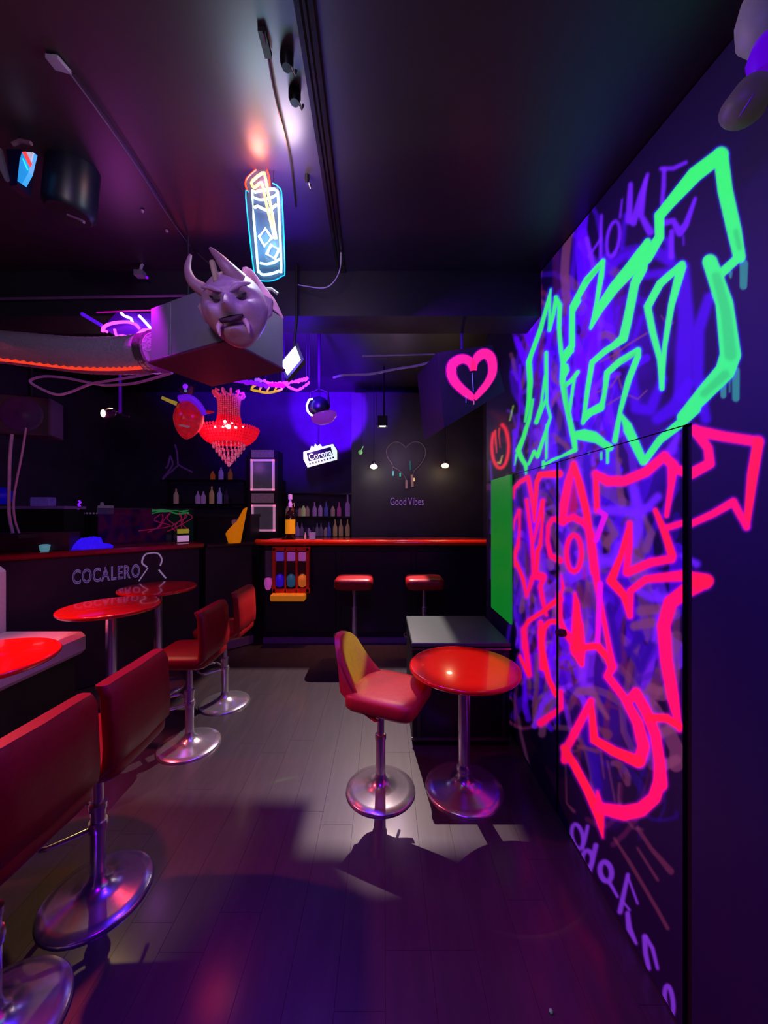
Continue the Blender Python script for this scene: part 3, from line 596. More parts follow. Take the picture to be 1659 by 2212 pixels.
# pictures and lettering on the alcove wall
def text_parts(word, size, depth, material, root, mtx, outline=0., sx=1., track=1., name='letter'):
    x = 0
    for ch in word:
        if ch == ' ': x += size*.32*sx; continue
        cu = bpy.data.curves.new('letter', 'FONT'); cu.body = ch; cu.size = size; cu.extrude = depth
        if outline: cu.fill_mode = 'NONE'; cu.bevel_depth = outline; cu.extrude = 0
        cu.resolution_u = 4
        o = bpy.data.objects.new('tmp', cu); C.objects.link(o); bpy.context.view_layer.update()
        dg = bpy.context.evaluated_depsgraph_get(); me = bpy.data.meshes.new_from_object(o.evaluated_get(dg))
        w = max(v.co.x for v in me.vertices); C.objects.unlink(o); bpy.data.objects.remove(o)
        me.transform(mtx @ Matrix.Translation((x, 0, 0)) @ Matrix.Diagonal((sx, 1, 1, 1)))
        me.materials.clear(); me.materials.append(material)
        l = bpy.data.objects.new(name, me); C.objects.link(l); l.parent = root
        x += (w+size*.07)*sx*track
    return x
chalk = mat('lilac_letter', (150,115,190), .5, emit=(150,110,190), es=.35)
fac = lambda p: Matrix.Translation(p) @ Matrix.Rotation(PI/2, 4, 'X')
t = thing('wall_lettering', 'thin lilac words Good Vibes fixed on the grey alcove wall', 'lettering', (0, 0, 0))
text_parts('Good', .165, .004, chalk, t, fac(at(843, 1091, 5.59)), sx=.62, track=1.0)
text_parts('Vibes', .165, .004, chalk, t, fac(at(882, 1091, 5.59)), sx=.62, track=1.0)
t = thing('wall_heart', 'dripping heart outline on the grey wall above the lilac words', 'wall decoration', (0, 0, 0))
hm = mat('dull_tube', (95,80,90), .3, emit=(80,62,75), es=.25)
Kc = lambda L, D=5.585: [at(740+x/5.027, 930+y/5.027, D) for x, y in L]
MB().tube(smooth_path(Kc([(690,185), (640,140), (580,122), (520,150), (478,210), (490,290), (540,370), (545,480)]), 4), .008, hm, 6).tube(smooth_path(Kc([(690,185), (740,140), (800,120), (870,150), (903,220), (890,300), (830,390), (780,440), (765,510), (765,600)]), 4), .008, hm, 6).tube(smooth_path(Kc([(550,395), (610,430), (660,480), (690,530), (697,630)]), 3), .009, hm, 6).build('outline', t)
for L, c in (([(551,440), (550,490)], (70,180,180)), ([(628,460), (628,500)], (60,170,150)), ([(735,330), (740,430)], (20,80,80)), ([(778,515), (778,550)], (230,190,110))): MB().tube(Kc(L), .012, em('drop_%d' % c[0], c, .7), 6).build('drip', t)
MB().tube(Kc([(697,540), (697,630)]), .018, mat('pale_drip', (140,110,110), .4, emit=(130,100,100), es=.35), 6).tube(Kc([(757,480), (762,610)]), .02, mat('pale_drip'), 6).build('drip', t)
for i, (px, py, c, lab) in enumerate(((808, 1008, (255,240,190), 'small glowing pendant lamp left of the wall heart'), (962, 1006, (255,200,120), 'small glowing amber pendant lamp right of the wall heart'))):
    p = at(px, py, 5.35); t = thing('pendant_lamp', lab, 'lamp', p, 0, 'pendant lamps at the bar')
    MB().ball((0, 0, 0), .042, em('bulb_glow_%d' % i, c, 9), 14, (1.25, 1, .8)).build('bulb', t)
    MB().lathe([(.03, .03), (.025, .07), (.008, .09)], steel, n=12).build('socket', t)
    MB().tube([(0, 0, .08), (0, 0, ceil_z(5.35)-p.z-.002)], .004, cable, 6).build('cord', t)
    lamp('POINT', 'pendant_light', p+Vector((0, -.08, -.03)), tuple(v/255 for v in c), 2.2, size=.04)
tag(MB().ball(at(779, 977, 5.1), .03, mat('apple_green', (120,230,120), .4, emit=(130,200,120), es=.5), 10).tube([at(779, 977, 5.1), at(785, 964, 5.1)], .006, mat('apple_green'), 6).tube([at(783, 968, 5.1), Vector((at(783, 968, 5.1).x, 5.1, ceil_z(5.1)))], .0015, cable, 4).build('green_bauble'), 'tiny green bauble hanging left of the pendant lamps', 'bauble')

# =================================================================== LEFT COUNTER
A0 = Vector((-3.45, 2.72, 0)); A1 = Vector((-2.10, 4.21, 0)); dv = A1-A0; ang = math.atan2(dv.y, dv.x); nrm = Vector((-dv.y, dv.x, 0)).normalized()
t = thing('left_counter', 'black counter with dark red edge on the left carrying big outlined letters', 'bar counter', (0, 0, 0))
mid = (A0+A1)/2
MB().box(mid+nrm*.27+Vector((0, 0, .63)), (dv.length, .52, 1.24), mat('left_front', (38,18,40), .45, var=.15, scale=5), ang).build('body', t)
MB().box(mid+nrm*.24+Vector((0, 0, 1.275)), (dv.length+.06, .62, .05), mat('dark_red_lacquer', (150,16,28), .25, coat=.4), ang, .012).build('worktop', t)
t = thing('counter_lettering', 'outlined capital letters COCALERO with a bottle outline on the left counter front', 'lettering', (0, 0, 0))
def onfront(px, py, off=.006):           # pixel ray -> counter front plane
    d = Vector(((px-CX)/FOC, 1, (CY-py)/FOC)); k = (A0-nrm*off).dot(nrm)/d.dot(nrm); return Vector((0, 0, EYE))+d*k
q0 = onfront(156, 1262); q1 = onfront(330, 1243); ex = Vector((dv.x, dv.y, 0)).normalized()
Wt = (q1-q0).length
Mx = Matrix.Translation(q0) @ Matrix.Rotation(ang, 4, 'Z') @ Matrix.Rotation(PI/2, 4, 'X')
lm = mat('letter_chrome', (140,115,175), .25, .4, emit=(130,100,175), es=.28)
text_parts('COCALERO', .152, .004, lm, t, Mx @ Matrix.Diagonal((1, 1.2, 1, 1)), outline=.0045, sx=.83*Wt/.90)
cro = lambda L: [onfront(x/2.765, 1100+y/2.765, .012) for x, y in L]
MB().tube(smooth_path(cro([(880,345), (850,320), (865,275), (900,262), (945,264), (968,300), (958,338)]), 4), .008, mat('pale_outline', (185,160,205), .4, emit=(170,140,190), es=.35), 6).tube(cro([(950,362), (992,412)]), .008, mat('pale_outline'), 6).tube(cro([(885,350), (830,430)]), .006, mat('pale_outline'), 6).build('bottle_outline', t)
# things on and behind the left counter
def onct(px, off=.1): 
    p = onfront(px, 1180, -off); p.z = 1.301; return p
t = thing('teal_tub', 'small pale teal lidded tub on the left counter', 'tub', onct(97, .06))
tm = mat('teal_plastic', (120,200,205), .4, emit=(110,190,200), es=.3)
MB().lathe([(.026, 0), (.034, .012), (.036, .04), (.030, .042)], tm, n=16).build('tub', t); MB().lathe([(.039, .041), (.039, .055), (.02, .062), (.001, .063)], tm, n=16).build('lid', t)
mb = MB(); bmx = mat('blue_film', (50,30,225), .25, emit=(45,15,235), es=.8, var=.6, scale=14, bump=.6)  # blue glow on the wrapping is put in as emission
rnd2 = random.Random(3); nx, ny = 22, 12; vs_ = []
for j in range(ny+1):
    for i in range(nx+1):
        u, v = i/nx, j/ny; hgt = .105*math.sin(PI*min(1, max(0, u)))**.5*math.sin(PI*v)**.6+rnd2.uniform(-.01, .01) if 0 < u < 1 and 0 < v < 1 else 0
        if u > .75: hgt *= .45
        p = onct(150+u*95, .02+v*.28); vs_.append((p.x, p.y, 1.302+max(0, hgt)))
tag(mb.add(vs_, [(j*(nx+1)+i, j*(nx+1)+i+1, (j+1)*(nx+1)+i+1, (j+1)*(nx+1)+i) for j in range(ny) for i in range(nx)], bmx, False).build('plastic_wrapped_bundle'), 'crumpled blue-glowing plastic wrapped bundle lying on the left counter', 'bundle')
t = thing('sneeze_guard', 'dark glass screen standing along the left counter with faint drawings', 'glass screen', (0, 0, 0))
ga = onfront(212, 1180, -.34); gb = onfront(418, 1180, -.34); ga.z = gb.z = 1.30
gd = (gb-ga).normalized(); gang = math.atan2(gd.y, gd.x)
MB().box((ga+gb)/2+Vector((0, 0, .19)), ((gb-ga).length, .012, .38), mat('smoked_glass', (22,20,55), .06, alpha=.55), gang).build('pane', t)
MB().box((ga+gb)/2+Vector((0, 0, .385)), ((gb-ga).length, .02, .012), dgrey, gang).build('top_edge', t)
dr = MB()
gp = lambda u, z: ga+(gb-ga)*u+Vector((0, 0, z))-nrm*.012
for k in range(9):
    u = .55+rnd2.random()*.42; dr.tube(smooth_path([gp(u+rnd2.uniform(-.08, .08)*q, .34-q*.07+rnd2.uniform(-.02, .02)) for q in range(4)], 3), .006, mat('pink_ink', (140,20,75), .5, emit=(120,12,60), es=.4), 5)
for k in range(6):
    dr.tube(smooth_path([gp(min(.99, .52+q*.14), .35+rnd2.uniform(-.03, .03)) for q in range(4)], 3), .005, mat('green_ink', (30,140,70), .5, emit=(30,120,60), es=.45), 5)
dr.build('drawing', t)
p = onct(396, .16); t = thing('card_stand', 'yellow card over a white card on a small stand on the left counter', 'card stand', p, ang)
MB().box((0, 0, .045), (.12, .015, .07), mat('white_card', (235,200,235), .5, emit=(220,170,220), es=.4)).build('white_card', t); MB().box((0, 0, .13), (.12, .015, .05), mat('yellow_card', (190,185,40), .5, emit=(150,150,30), es=.4)).build('yellow_card', t); MB().box((0, .01, .08), (.02, .01, .16), blk).build('stem', t)
# room behind: service shelf with items
t = thing('service_shelf', 'dim shelf at the far left behind the counter', 'shelf', (-3.95, 4.2, 0))
MB().box((0, 0, 1.70), (.9, .3, .03), mat('shelf_lit', (160,120,190), .4)).build('shelf_board', t); MB().box((0, 0, .84), (.88, .28, 1.68), blk).build('cabinet', t)
t = thing('back_counter', 'long dim work counter behind the left bar', 'counter', (-3.1, 5.2, 0))
MB().box((0, 0, 1.6), (2.6, .4, .04), dgrey).build('worktop', t); MB().box((0, 0, .79), (2.58, .36, 1.58), mat('back_cabinet', (30,24,34), .5)).build('cabinet', t)
p = at(172, 1092, 5.1); p.z = 1.62
t = thing('twist_lamp', 'slim glowing violet twisted lamp on the back counter', 'lamp', p)
MB().tube([(0.012*math.cos(k*1.2), .012*math.sin(k*1.2), .03+k*.012) for k in range(14)], .012, em('violet_glow', (130,30,235), 1.2), 7).build('tube', t); MB().lathe([(.03, 0), (.03, .03), (.01, .035)], white, n=12).build('base', t)
p = at(229, 1090, 5.1); p.z = 1.62
t = thing('storage_tub', 'pale square tub on the back counter', 'tub', p); lt = mat('dim_lilac', (120,95,140), .5, emit=(95,75,110), es=.3)
MB().box((0, 0, .06), (.15, .12, .12), lt, bev=.01).build('tub', t); MB().ball((-.05, 0, .14), .025, lt, 8).build('lid_knob', t)
mb = MB()
for k in range(7): mb.ball((-.13+k*.045, 0, .012), .014, mat('dim_lilac'), 6)
tag(mb.build('bead_tray', loc=at(195, 1090, 5.1)*1+Vector((0, 0, 1.62-at(195, 1090, 5.1).z))), 'row of small pale beads lying between the violet lamp and the square tub', 'beads')
p = at(94, 1092, 5.1); p.z = 1.675
tag(MB().box((0, 0, .05), (.22, .1, .10), mat('purple_pack', (90,60,150), .5, emit=(70,45,130), es=.3, var=.5, scale=20), bev=.01).build('purple_pack', loc=(px2x(94, 4.2), 4.2, 1.716)), 'dim purple pack on the far left service shelf', 'pack')
for i, (px, w) in enumerate(((13, .035), (26, .02))):
    t = thing('down_light', 'small bright %s down-light seen behind the two speaker poles' % ('wide' if i == 0 else 'narrow'), 'lamp', at(px, 1027, 4.6), 0, 'down-lights behind the speaker')
    MB().ball((0, 0, 0), w, em('cool_glow', (235,235,200), 3), 10, (1, 1, .6)).build('lens', t); MB().lathe([(w*1.1, .0), (w*.8, .04), (.01, .06)], blk, n=12).tube([(0, 0, .05), (0, 0, ceil_z(4.6)-at(px, 1027, 4.6).z)], .004, cable, 5).build('housing', t)
p = at(5, 1080, 4.2); tag(MB().ball((0, 0, 0), .10, mat('blue_ball', (10,0,140), .4, emit=(8,0,130), es=.6), 16).lathe([(.05, -.115), (.03, -.09), (.03, -.08)], blk, n=12).build('blue_globe', loc=(p.x, p.y, 1.831)), 'dim blue globe at the far left edge', 'globe')
# loudspeaker on two pale poles
t = thing('loudspeaker', 'dark square loudspeaker at the left edge over two pale tubes', 'speaker', (-2.93, 3.0, 2.44), .35)
spm = mat('speaker_box', (52,40,62), .6)
MB().box((0, .12, 0), (.36, .24, .32), spm, bev=.01).build('cabinet', t)
MB().lathe([(.13, 0), (.14, .006), (.12, .012), (.05, .0), (.03, .012), (.001, .016)], mat('speaker_cone', (60,30,95), .5), (0, 0, 0), 28, Matrix.Rotation(PI/2, 3, 'X')).build('woofer', t)
MB().tube([(0, .12, .16), (0, .12, ceil_z(3.1)-2.44)], .015, blk, 8).build('bracket', t)
t = thing('tube_stand', 'two pale bowed tubes rising from the left counter to the loudspeaker', 'stand', (0, 0, 0))
MB().tube(smooth_path([at(28,926,3.0), at(22,985,3.0), at(20,1060,3.0), at(20,1110,3.0), at(28,1152,3.0)], 4), .012, paleC, 8).build('tube', t)
MB().tube(smooth_path([at(57,924,3.0), at(47,985,3.0), at(36,1040,3.0), at(30,1080,3.0), at(32,1120,3.0), at(42,1152,3.0)], 4), .008, paleC, 8).build('tube', t)
MB().box(at(35,1158,3.0), (.2, .16, .03), blk).build('foot_plate', t)
# boxy cabinet on left counter under the stand
tag(MB().box(at(62, 1172, 3.36)+Vector((0, 0, .012)), (.70, .2, .16), mat('plum_cabinet', (58,24,44), .5), .3).build('till_cabinet'), 'long dark plum box standing on the left counter under the tubes', 'box')
# =================================================================== BENCH
t = thing('bench', 'padded white leatherette bench at the left edge', 'bench', (0, 0, 0))
wm = mat('white_leatherette', (205,185,200), .35, var=.06, scale=50, bump=.05)
MB().box((-2.62, 2.28, .645), (.64, 1.22, .17), wm, bev=.035).build('seat', t)
mb = MB().box((-2.99, 2.31, .90), (.12, 1.2, .66), wm, bev=.04); mb.build('backrest', t)
MB().box((-2.66, 2.31, .28), (.5, 1.16, .56), blk).build('plinth', t)
for k in range(5): MB().ball((-2.925, 1.83+k*.24, .93), .012, wm, 8).build('button', t)
# =================================================================== BLACK BOX beside right table
t = thing('flight_case', 'black case with a greenish-lit flat top behind the right red table', 'case', (.545, 2.95, 0))
MB().box((0, 0, .35), (.69, .66, .68), mat('case_black', (16,14,22), .45), bev=.006).build('body', t)
MB().box((0, 0, .712), (.70, .68, .03), mat('case_top', (62,76,70), .4, var=.08), bev=.006).build('lid', t)
MB().box((0, -.338, .685), (.70, .012, .012), steel).box((0, -.336, .05), (.70, .012, .02), steel).build('edge_trim', t)
for x in (-.3, .3): MB().box((x, -.335, .36), (.02, .014, .6), dgrey).build('corner_strip', t)

# =================================================================== CEILING THINGS
# ---- neon drink sign
ND = 1.45; n2 = lambda L, D=ND: [at(500+x/6.381, 330+y/6.381, D) for x, y in L]
t = thing('neon_drink_sign', 'neon sign of a tall iced drink with an orange straw hanging from the ceiling', 'neon sign', at(572, 620, ND+.02))
o0 = Vector(t.location)
def sub(L): return [p-o0 for p in L]
wc = em('cyan_white_neon', (170,250,255), 5.0); wi = em('white_neon', (235,250,255), 5.5); yo = em('yellow_neon', (255,215,70), 6)
ro = em('orange_red_neon', (255,50,20), 2.2); cy = em('cyan_edge', (0,165,225), 1.5)
MB().tube(smooth_path(sub(n2([(290,600), (330,545), (450,515), (570,500), (625,530), (645,620), (690,1560), (655,1630), (540,1670), (430,1680), (380,1630), (365,1560)])), 3, True), .0042, wc, 8, True).build('glass_outline', t)
MB().tube(smooth_path(sub(n2([(300,610), (380,645), (480,640), (590,600), (635,560)])), 3), .0038, wc, 8).build('rim', t)
MB().tube(smooth_path(sub(n2([(315,755), (370,740), (430,770), (500,790), (560,765), (625,715)])), 3), .0045, wi, 8).build('liquid_line', t)
MB().tube(smooth_path(sub(n2([(400,1520), (490,1535), (590,1510), (665,1465)])), 3), .0038, wc, 8).build('base_line', t)
MB().tube(sub(n2([(470,1045), (385,1155), (455,1285), (560,1175)])), .0048, wi, 8, True).build('ice_cube', t)
MB().tube(sub(n2([(550,1270), (490,1395), (600,1460), (660,1330)])), .0048, wi, 8, True).build('ice_cube', t)
MB().tube(smooth_path(sub(n2([(620,1180), (560,820), (510,560), (465,320), (430,280), (290,390), (285,440), (320,480), (400,415), (430,440), (470,640), (530,900), (600,1180)], ND-.012)), 2), .0046, yo, 8).build('straw', t)
MB().tube(smooth_path(sub(n2([(225,520), (195,440), (225,340), (400,190), (470,200), (520,320), (535,470)], ND+.008)), 3), .0030, ro, 6).build('red_edge', t)
MB().tube(smooth_path(sub(n2([(235,540), (200,620), (320,1690), (400,1760), (560,1765), (700,1700), (740,1580), (700,640), (660,480), (570,420)], ND+.008)), 3), .0022, cy, 6).build('acrylic_edge', t)
ac = mat('clear_acrylic', (120,150,190), .1, alpha=.10)
MB().slab(sub(n2([(235,540), (200,640), (320,1690), (400,1760), (560,1765), (700,1700), (740,1580), (700,640), (640,470), (535,470), (520,320), (470,200), (400,190), (225,340), (195,440)], ND+.008)), (0, .005, 0), ac).build('backing', t)
MB().tube([Vector((-.05, 0, -.01)), Vector((.03, 0, -.01)), Vector((.055, .0, -.03))], .008, steel, 8).build('foot_bracket', t)
for x in (560, 590): MB().tube([at(x, 400, ND+.01)-o0, Vector((at(x, 400, ND).x, ND+.01, ceil_z(ND)))-o0], .0012, cable, 5).build('hanging_wire', t)
lamp('POINT', 'neon_light_cyan', at(575, 500, ND-.05), (.45, .8, 1), 3.4, size=.05)
lamp('POINT', 'neon_light_red', at(562, 385, ND-.02), (1, .22, .18), 3.0, size=.03)
lamp('POINT', 'neon_light_white', at(628, 400, ND-.05), (1, .75, .85), 4.2, size=.05)
# ---- small ceiling fittings
for i, (px, py) in enumerate(((620, 120), (637, 198), (664, 378))):
    D = 920/(998-py); p = at(px, py, D); s_ = .019 if i < 2 else .009
    t = thing('ceiling_fixing', ('round black ceiling fixing nearest the top of the photo', 'round black ceiling fixing with a hook, below the first', 'tiny ceiling fixing right of the drink sign')[i], 'ceiling fixing', (p.x, p.y, ceil_z(p.y)))
    MB().lathe([(.001, -.035), (s_*.7, -.035), (s_, -.02), (s_, .004)], mat('fixing_black', (16,14,18), .3), n=18).build('disc', t)
    MB().tube([(s_*.6, 0, -.03), (s_*1.1, .01, -.045), (s_*1.3, .01, -.03)], .004, steel, 6).build('hook', t)
def cpt(px, py, drop=.012): D = 920/(998-py); p = at(px, py, D); return Vector((p.x, p.y, ceil_z(p.y)-drop))
tag(MB().tube(smooth_path([cpt(570,60), cpt(580,110), cpt(590,170), cpt(603,230), cpt(618,290), cpt(630,350), cpt(640,440)], 3), .004, cable, 6).build('ceiling_cable'), 'thin black cable wandering along the ceiling above the drink sign', 'cable')
tag(MB().box(cpt(573, 85, .009), (.02, .06, .014), blk).build('cable_box'), 'small black plug box at the start of the ceiling cable', 'plug box')
tag(MB().tube(smooth_path([cpt(150,148), cpt(210,230), cpt(300,360), cpt(350,440), cpt(400,512), cpt(430,545), at(478,592,1.50)], 3), .0026, mat('dull_cable', (90,75,95), .35), 6).tube(smooth_path([cpt(160,150), cpt(240,262), cpt(350,430), cpt(392,505), cpt(422,540), at(472,588,1.51)], 3), .002, cable, 6).build('paired_cable'), 'pair of thin cables running down the left ceiling to the horned mask', 'cable')
tag(MB().slab([cpt(98,112,.004), cpt(125,115,.004), cpt(155,150,.004), cpt(120,140,.004)], (0, 0, -.012), mat('pale_plate', (130,115,145), .4)).build('ceiling_plate'), 'pale oval ceiling plate near the top left corner', 'plate')
tag(MB().tube(smooth_path([at(737,545,2.0), at(735,580,2.05), at(722,608,2.1), at(700,622,2.12), at(660,618,2.15), at(640,614,2.15)], 4), .003, paleC, 6).build('drooping_wire'), 'thin wire drooping in a curve beside the drink sign foot', 'wire')
tag(MB().tube([(-2.9, 2.2, 2.905), (-1.2, 2.2, 2.935), (-.9, 2.2, 2.93)], .008, mat('beam_rail', (90,60,110), .4), 6).build('beam_rail'), 'thin rail along the top of the dark ceiling beam on the left', 'rail')
p = at(303, 592, 2.15); t = thing('hook_fitting', 'small pale hook fitting on the rail of the ceiling beam', 'fitting', p)
MB().box((0, 0, 0), (.05, .04, .03), grey).build('clamp', t); MB().tube([(0, 0, .01), (.01, 0, .05), (.02, 0, .055)], .008, paleC, 6).build('hook', t); MB().ball((.04, 0, -.02), .008, em('violet_dot', (120,0,200), 1.2), 6).build('glow_dot', t)
tag(MB().tube([at(740,567,2.15), at(930,566,2.15)], .004, mat('seam_strip', (60,45,80), .4), 6).build('seam_strip'), 'thin pale strip on the beam at centre', 'strip')
# ---- dark hanging fixtures top left
t = thing('par_can', 'large dark hanging lamp can at upper left', 'stage light', at(160, 360, 1.45))
R_ = Matrix.Rotation(.10, 3, 'Y')
MB().lathe([(.07, -.19), (.085, -.17), (.085, .05), (.06, .13), (.02, .17)], mat('can_black', (14,12,34), .4), n=28, mtx=R_).build('can', t)
MB().tube([(-.09, 0, .0), (-.1, 0, .18), (0, 0, .24), (.1, 0, .18), (.09, 0, .0)], .008, blk, 6).build('yoke', t)
MB().tube([(0, 0, .24), (0, 0, ceil_z(1.45)-at(160,360,1.45).z)], .01, blk, 8).build('stem', t)
MB().tube([at(146,464,1.43)-at(160,360,1.45), at(172,474,1.43)-at(160,360,1.45), at(182,480,1.43)-at(160,360,1.45)], [.004, .004, .006], mat('lilac_catch', (130,90,135), .4), 6).build('latch', t)
t = thing('mirror_lantern', 'faceted mirror lantern with neon reflections coloured into glowing facets at the left edge', 'lantern', at(40, 345, 1.3))
o1 = Vector(t.location); mr = mat('mirror', (220,220,230), .03, 1.)
MB().slab([at(48,328,1.3)-o1, at(72,329,1.3)-o1, at(62,372,1.3)-o1, at(48,398,1.3)-o1, at(38,391,1.3)-o1, at(43,345,1.3)-o1], (.004, .012, 0), em('blue_reflection', (40,150,225), .8)).build('facet', t)  # neon reflections put into the facets as glowing colour
MB().slab([at(48,328,1.298)-o1, at(56,327,1.298)-o1, at(68,352,1.298)-o1, at(64,360,1.298)-o1], (0, .004, 0), em('red_reflection', (255,70,70), 1)).slab([at(58,328,1.298)-o1, at(72,329,1.298)-o1, at(67,348,1.298)-o1], (0, .004, 0), em('pale_reflection', (190,190,215), .7)).build('facet', t)
MB().tube([at(50,343,1.296)-o1, at(60,367,1.296)-o1], .0016, em('cyan_reflection', (40,240,250), 1.5), 6).build('facet', t)
MB().slab([at(0,318,1.3)-o1, at(16,385,1.3)-o1, at(11,389,1.3)-o1, at(-12,340,1.3)-o1], (0, .01, 0), mat('dull_facet', (110,100,120), .3)).build('facet', t)
MB().slab([at(14,322,1.31)-o1, at(48,322,1.31)-o1, at(37,400,1.31)-o1, at(22,402,1.31)-o1], (0, .05, 0), mat('lantern_core', (14,8,50), .3)).build('core', t)
MB().tube([at(28,312,1.31)-o1, at(45,304,1.31)-o1, at(68,310,1.31)-o1], .007, mat('plum_grey', (110,70,95), .4), 8).build('top_ring', t)
MB().tube([at(45,304,1.31)-o1, Vector((at(45,304,1.31).x, 1.31, ceil_z(1.31)))-o1], .004, cable, 6).build('cord', t)
for i, (px, py) in enumerate(((308, 456), (361, 499))): tag(MB().ball(at(px, py, 920/(998-py)-.01), .008, mat('stud', (160,110,160), .3), 8).build('ceiling_stud'), 'small pale stud on the left ceiling, %s' % ('upper one' if i == 0 else 'lower one'), 'stud', 'ceiling studs')

# ---- grey hanging unit + duct
t = thing('air_unit', 'grey box-shaped air unit hung under the ceiling behind the horned mask', 'air unit', (-.79, 1.77, 2.35))
yaw = math.atan2(-.207, .431); gx = Vector((math.cos(yaw), math.sin(yaw), 0))
um = mat('unit_grey', (128,120,148), .5, var=.05); ub = mat('unit_bottom', (96,40,90), .5)
R3 = Matrix.Rotation(yaw, 3, 'Z')
MB().box(Vector((0, 0, .125)), (.50, .34, .25), um, yaw, .006).build('housing', t)
MB().box(Vector((0, 0, -.004)), (.515, .355, .012), ub, yaw, .003).build('bottom_panel', t)
for k in (-.12, -.105): MB().box(R3 @ Vector((k, -.171, .12)), (.003, .003, .235), mat('seam_grey', (140,132,150), .4), yaw).build('seam', t)
for a_ in (-.22, .22): MB().tube([R3 @ Vector((a_, 0, .25)), R3 @ Vector((a_, 0, ceil_z(1.77)-2.35))], .006, steel, 6).build('hanger', t)
t = thing('silver_duct', 'ribbed silver flexible air duct sagging from the left edge to the grey unit', 'duct', (0, 0, 0))
pth = smooth_path([at(-160,735,2.3), at(-60,744,2.25), at(60,756,2.15), at(180,768,2.02), at(280,768,1.92), at(345,760,1.84)], 14)
mb = MB(); rr = [.088+.006*math.sin(k*PI/1.0)*0+(.007 if k % 2 else 0) for k in range(len(pth))]
duct = mat('foil', (190,175,200), .38, .35, bump=.3, scale=90)
mb.tube(pth, rr, duct, 24).build('hose', t)
MB().tube([pth[-6], pth[-1]], .102, mat('foil_tape', (200,190,195), .25, .9, bump=.7, scale=45), 20).build('collar', t)
MB().tube([p-Vector((-.0, .04, .083)) for p in pth[:-5:2]], .011, em('orange_reflection', (235,62,36), .9), 6).build('reflection_band', t)  # glowing band stands in for the red table's reflection on the foil
# ---- pink neon on board
PD = 2.10; n3 = lambda L, D=PD: [at(160+x/6.9125, 640+y/6.9125, D) for x, y in L]
t = thing('pink_neon_sign', 'curly pink-violet neon sign on a board coloured as lit violet above the silver duct', 'neon sign', (0, 0, 0))
pk = em('pink_neon', (255,60,240), 3.2); pw_ = em('pink_white_neon', (255,190,255), 5)
MB().slab(n3([(640,235), (1330,260), (1370,540), (960,640), (640,600), (420,470)], PD+.03), (0, .01, 0), mat('violet_lit_board', (70,20,160), .4)).build('board', t)  # violet light on the board is put into its base colour
for L, m_, r_ in (([(705,245), (750,290), (850,330), (870,385)], pw_, .007), ([(430,530), (440,470), (520,420), (640,392), (800,385), (920,420), (975,480)], pk, .008), ([(500,530), (440,500), (470,450)], pk, .007), ([(610,495), (640,590), (740,590), (825,625)], pk, .007), ([(975,290), (1060,380), (1160,490)], pw_, .007), ([(1250,325), (1245,385), (1222,440)], pw_, .006), ([(1040,590), (1080,545), (1140,570)], pw_, .007), ([(960,560), (1050,500), (1220,510), (1350,495)], pk, .007)):
    MB().tube(smooth_path(n3(L), 3), r_, m_, 8).build('tube', t)
MB().tube(n3([(120,262), (420,440)]), .010, em('violet_strip', (85,15,215), .9), 6).build('glow_line', t)  # lit edge of the board put in as a glowing tube
MB().tube(n3([(340,243), (900,215), (1580,205)], PD+.02), .004, em('magenta_strip', (170,10,150), .5), 6).build('glow_line', t)  # pink glow line put in as a glowing tube
lamp('POINT', 'pink_neon_light', at(290, 700, PD-.08), (1, .08, .9), 1.2, size=.05)
# ---- horned demon mask
def head(rx, ry, rz, feats, m, n=44, h=36):
    mb = MB(); vs_ = []
    for i in range(h+1):
        th = PI*i/h
        for k in range(n):
            a = 2*PI*k/n; d = Vector((math.sin(th)*math.cos(a), math.sin(th)*math.sin(a), math.cos(th)))
            jaw = 1-.28*max(0, -d.z)**1.3
            p = Vector((d.x*rx*jaw, d.y*ry, d.z*rz))
            if d.y < 0:
                for fx, fz, sx_, sz_, amp in feats:
                    q = ((p.x/rx-fx)/sx_)**2+((p.z/rz-fz)/sz_)**2
                    p.y -= amp*math.exp(-q)
            vs_.append(p)
    return mb.add(vs_, [(i*n+k, (i+1)*n+k, (i+1)*n+(k+1) % n, i*n+(k+1) % n) for i in range(h) for k in range(n)], m, True)
feats = [(0, -.12, .16, .26, .055), (0, -.24, .26, .10, .028), (.42, .10, .22, .10, -.040), (-.42, .10, .22, .10, -.040), (.40, .28, .34, .10, .026), (-.40, .28, .34, .10, .026), (0, .5, .3, .2, .01), (.5, -.15, .22, .2, .022), (-.5, -.15, .22, .2, .022),
         (0, -.52, .34, .06, -.028), (0, -.72, .28, .10, .03), (.28, -.42, .06, .2, -.010), (-.28, -.42, .06, .2, -.010), (.14, .36, .05, .12, -.01), (-.14, .36, .05, .12, -.01), (.3, -.36, .15, .08, .012), (-.3, -.36, .15, .08, .012)]
MK = at(508, 662, 1.38)
t = thing('horned_mask', 'large pale pinkish horned demon mask hung on the grey air unit', 'mask', MK, 0)
t.rotation_euler = (math.radians(10), math.radians(-9), math.radians(6))
mk = mat('mask_latex', (178,140,170), .5, var=.14, scale=30, bump=.2)
mf = feats+[(.34, .02, .05, .12, -.012), (-.34, .02, .05, .12, -.012), (.6, -.2, .12, .3, .014), (-.6, -.2, .12, .3, .014), (.22, .44, .08, .05, .012), (-.22, .44, .08, .05, .012), (0, .2, .05, .08, -.012), (.20, -.30, .05, .10, -.012), (-.20, -.30, .05, .10, -.012)]
head(.118, .105, .130, mf, mk, 64, 52).build('face', t, loc=(0, 0, -.015))
hn = mat('horn', (150,110,125), .45)
MB().tube(smooth_path([(-.080, -.03, .045), (-.118, -.04, .075), (-.128, -.04, .12), (-.108, -.04, .165)], 4), [.024*(1-k/13) + .003 for k in range(13)], hn, 12).build('horn', t)
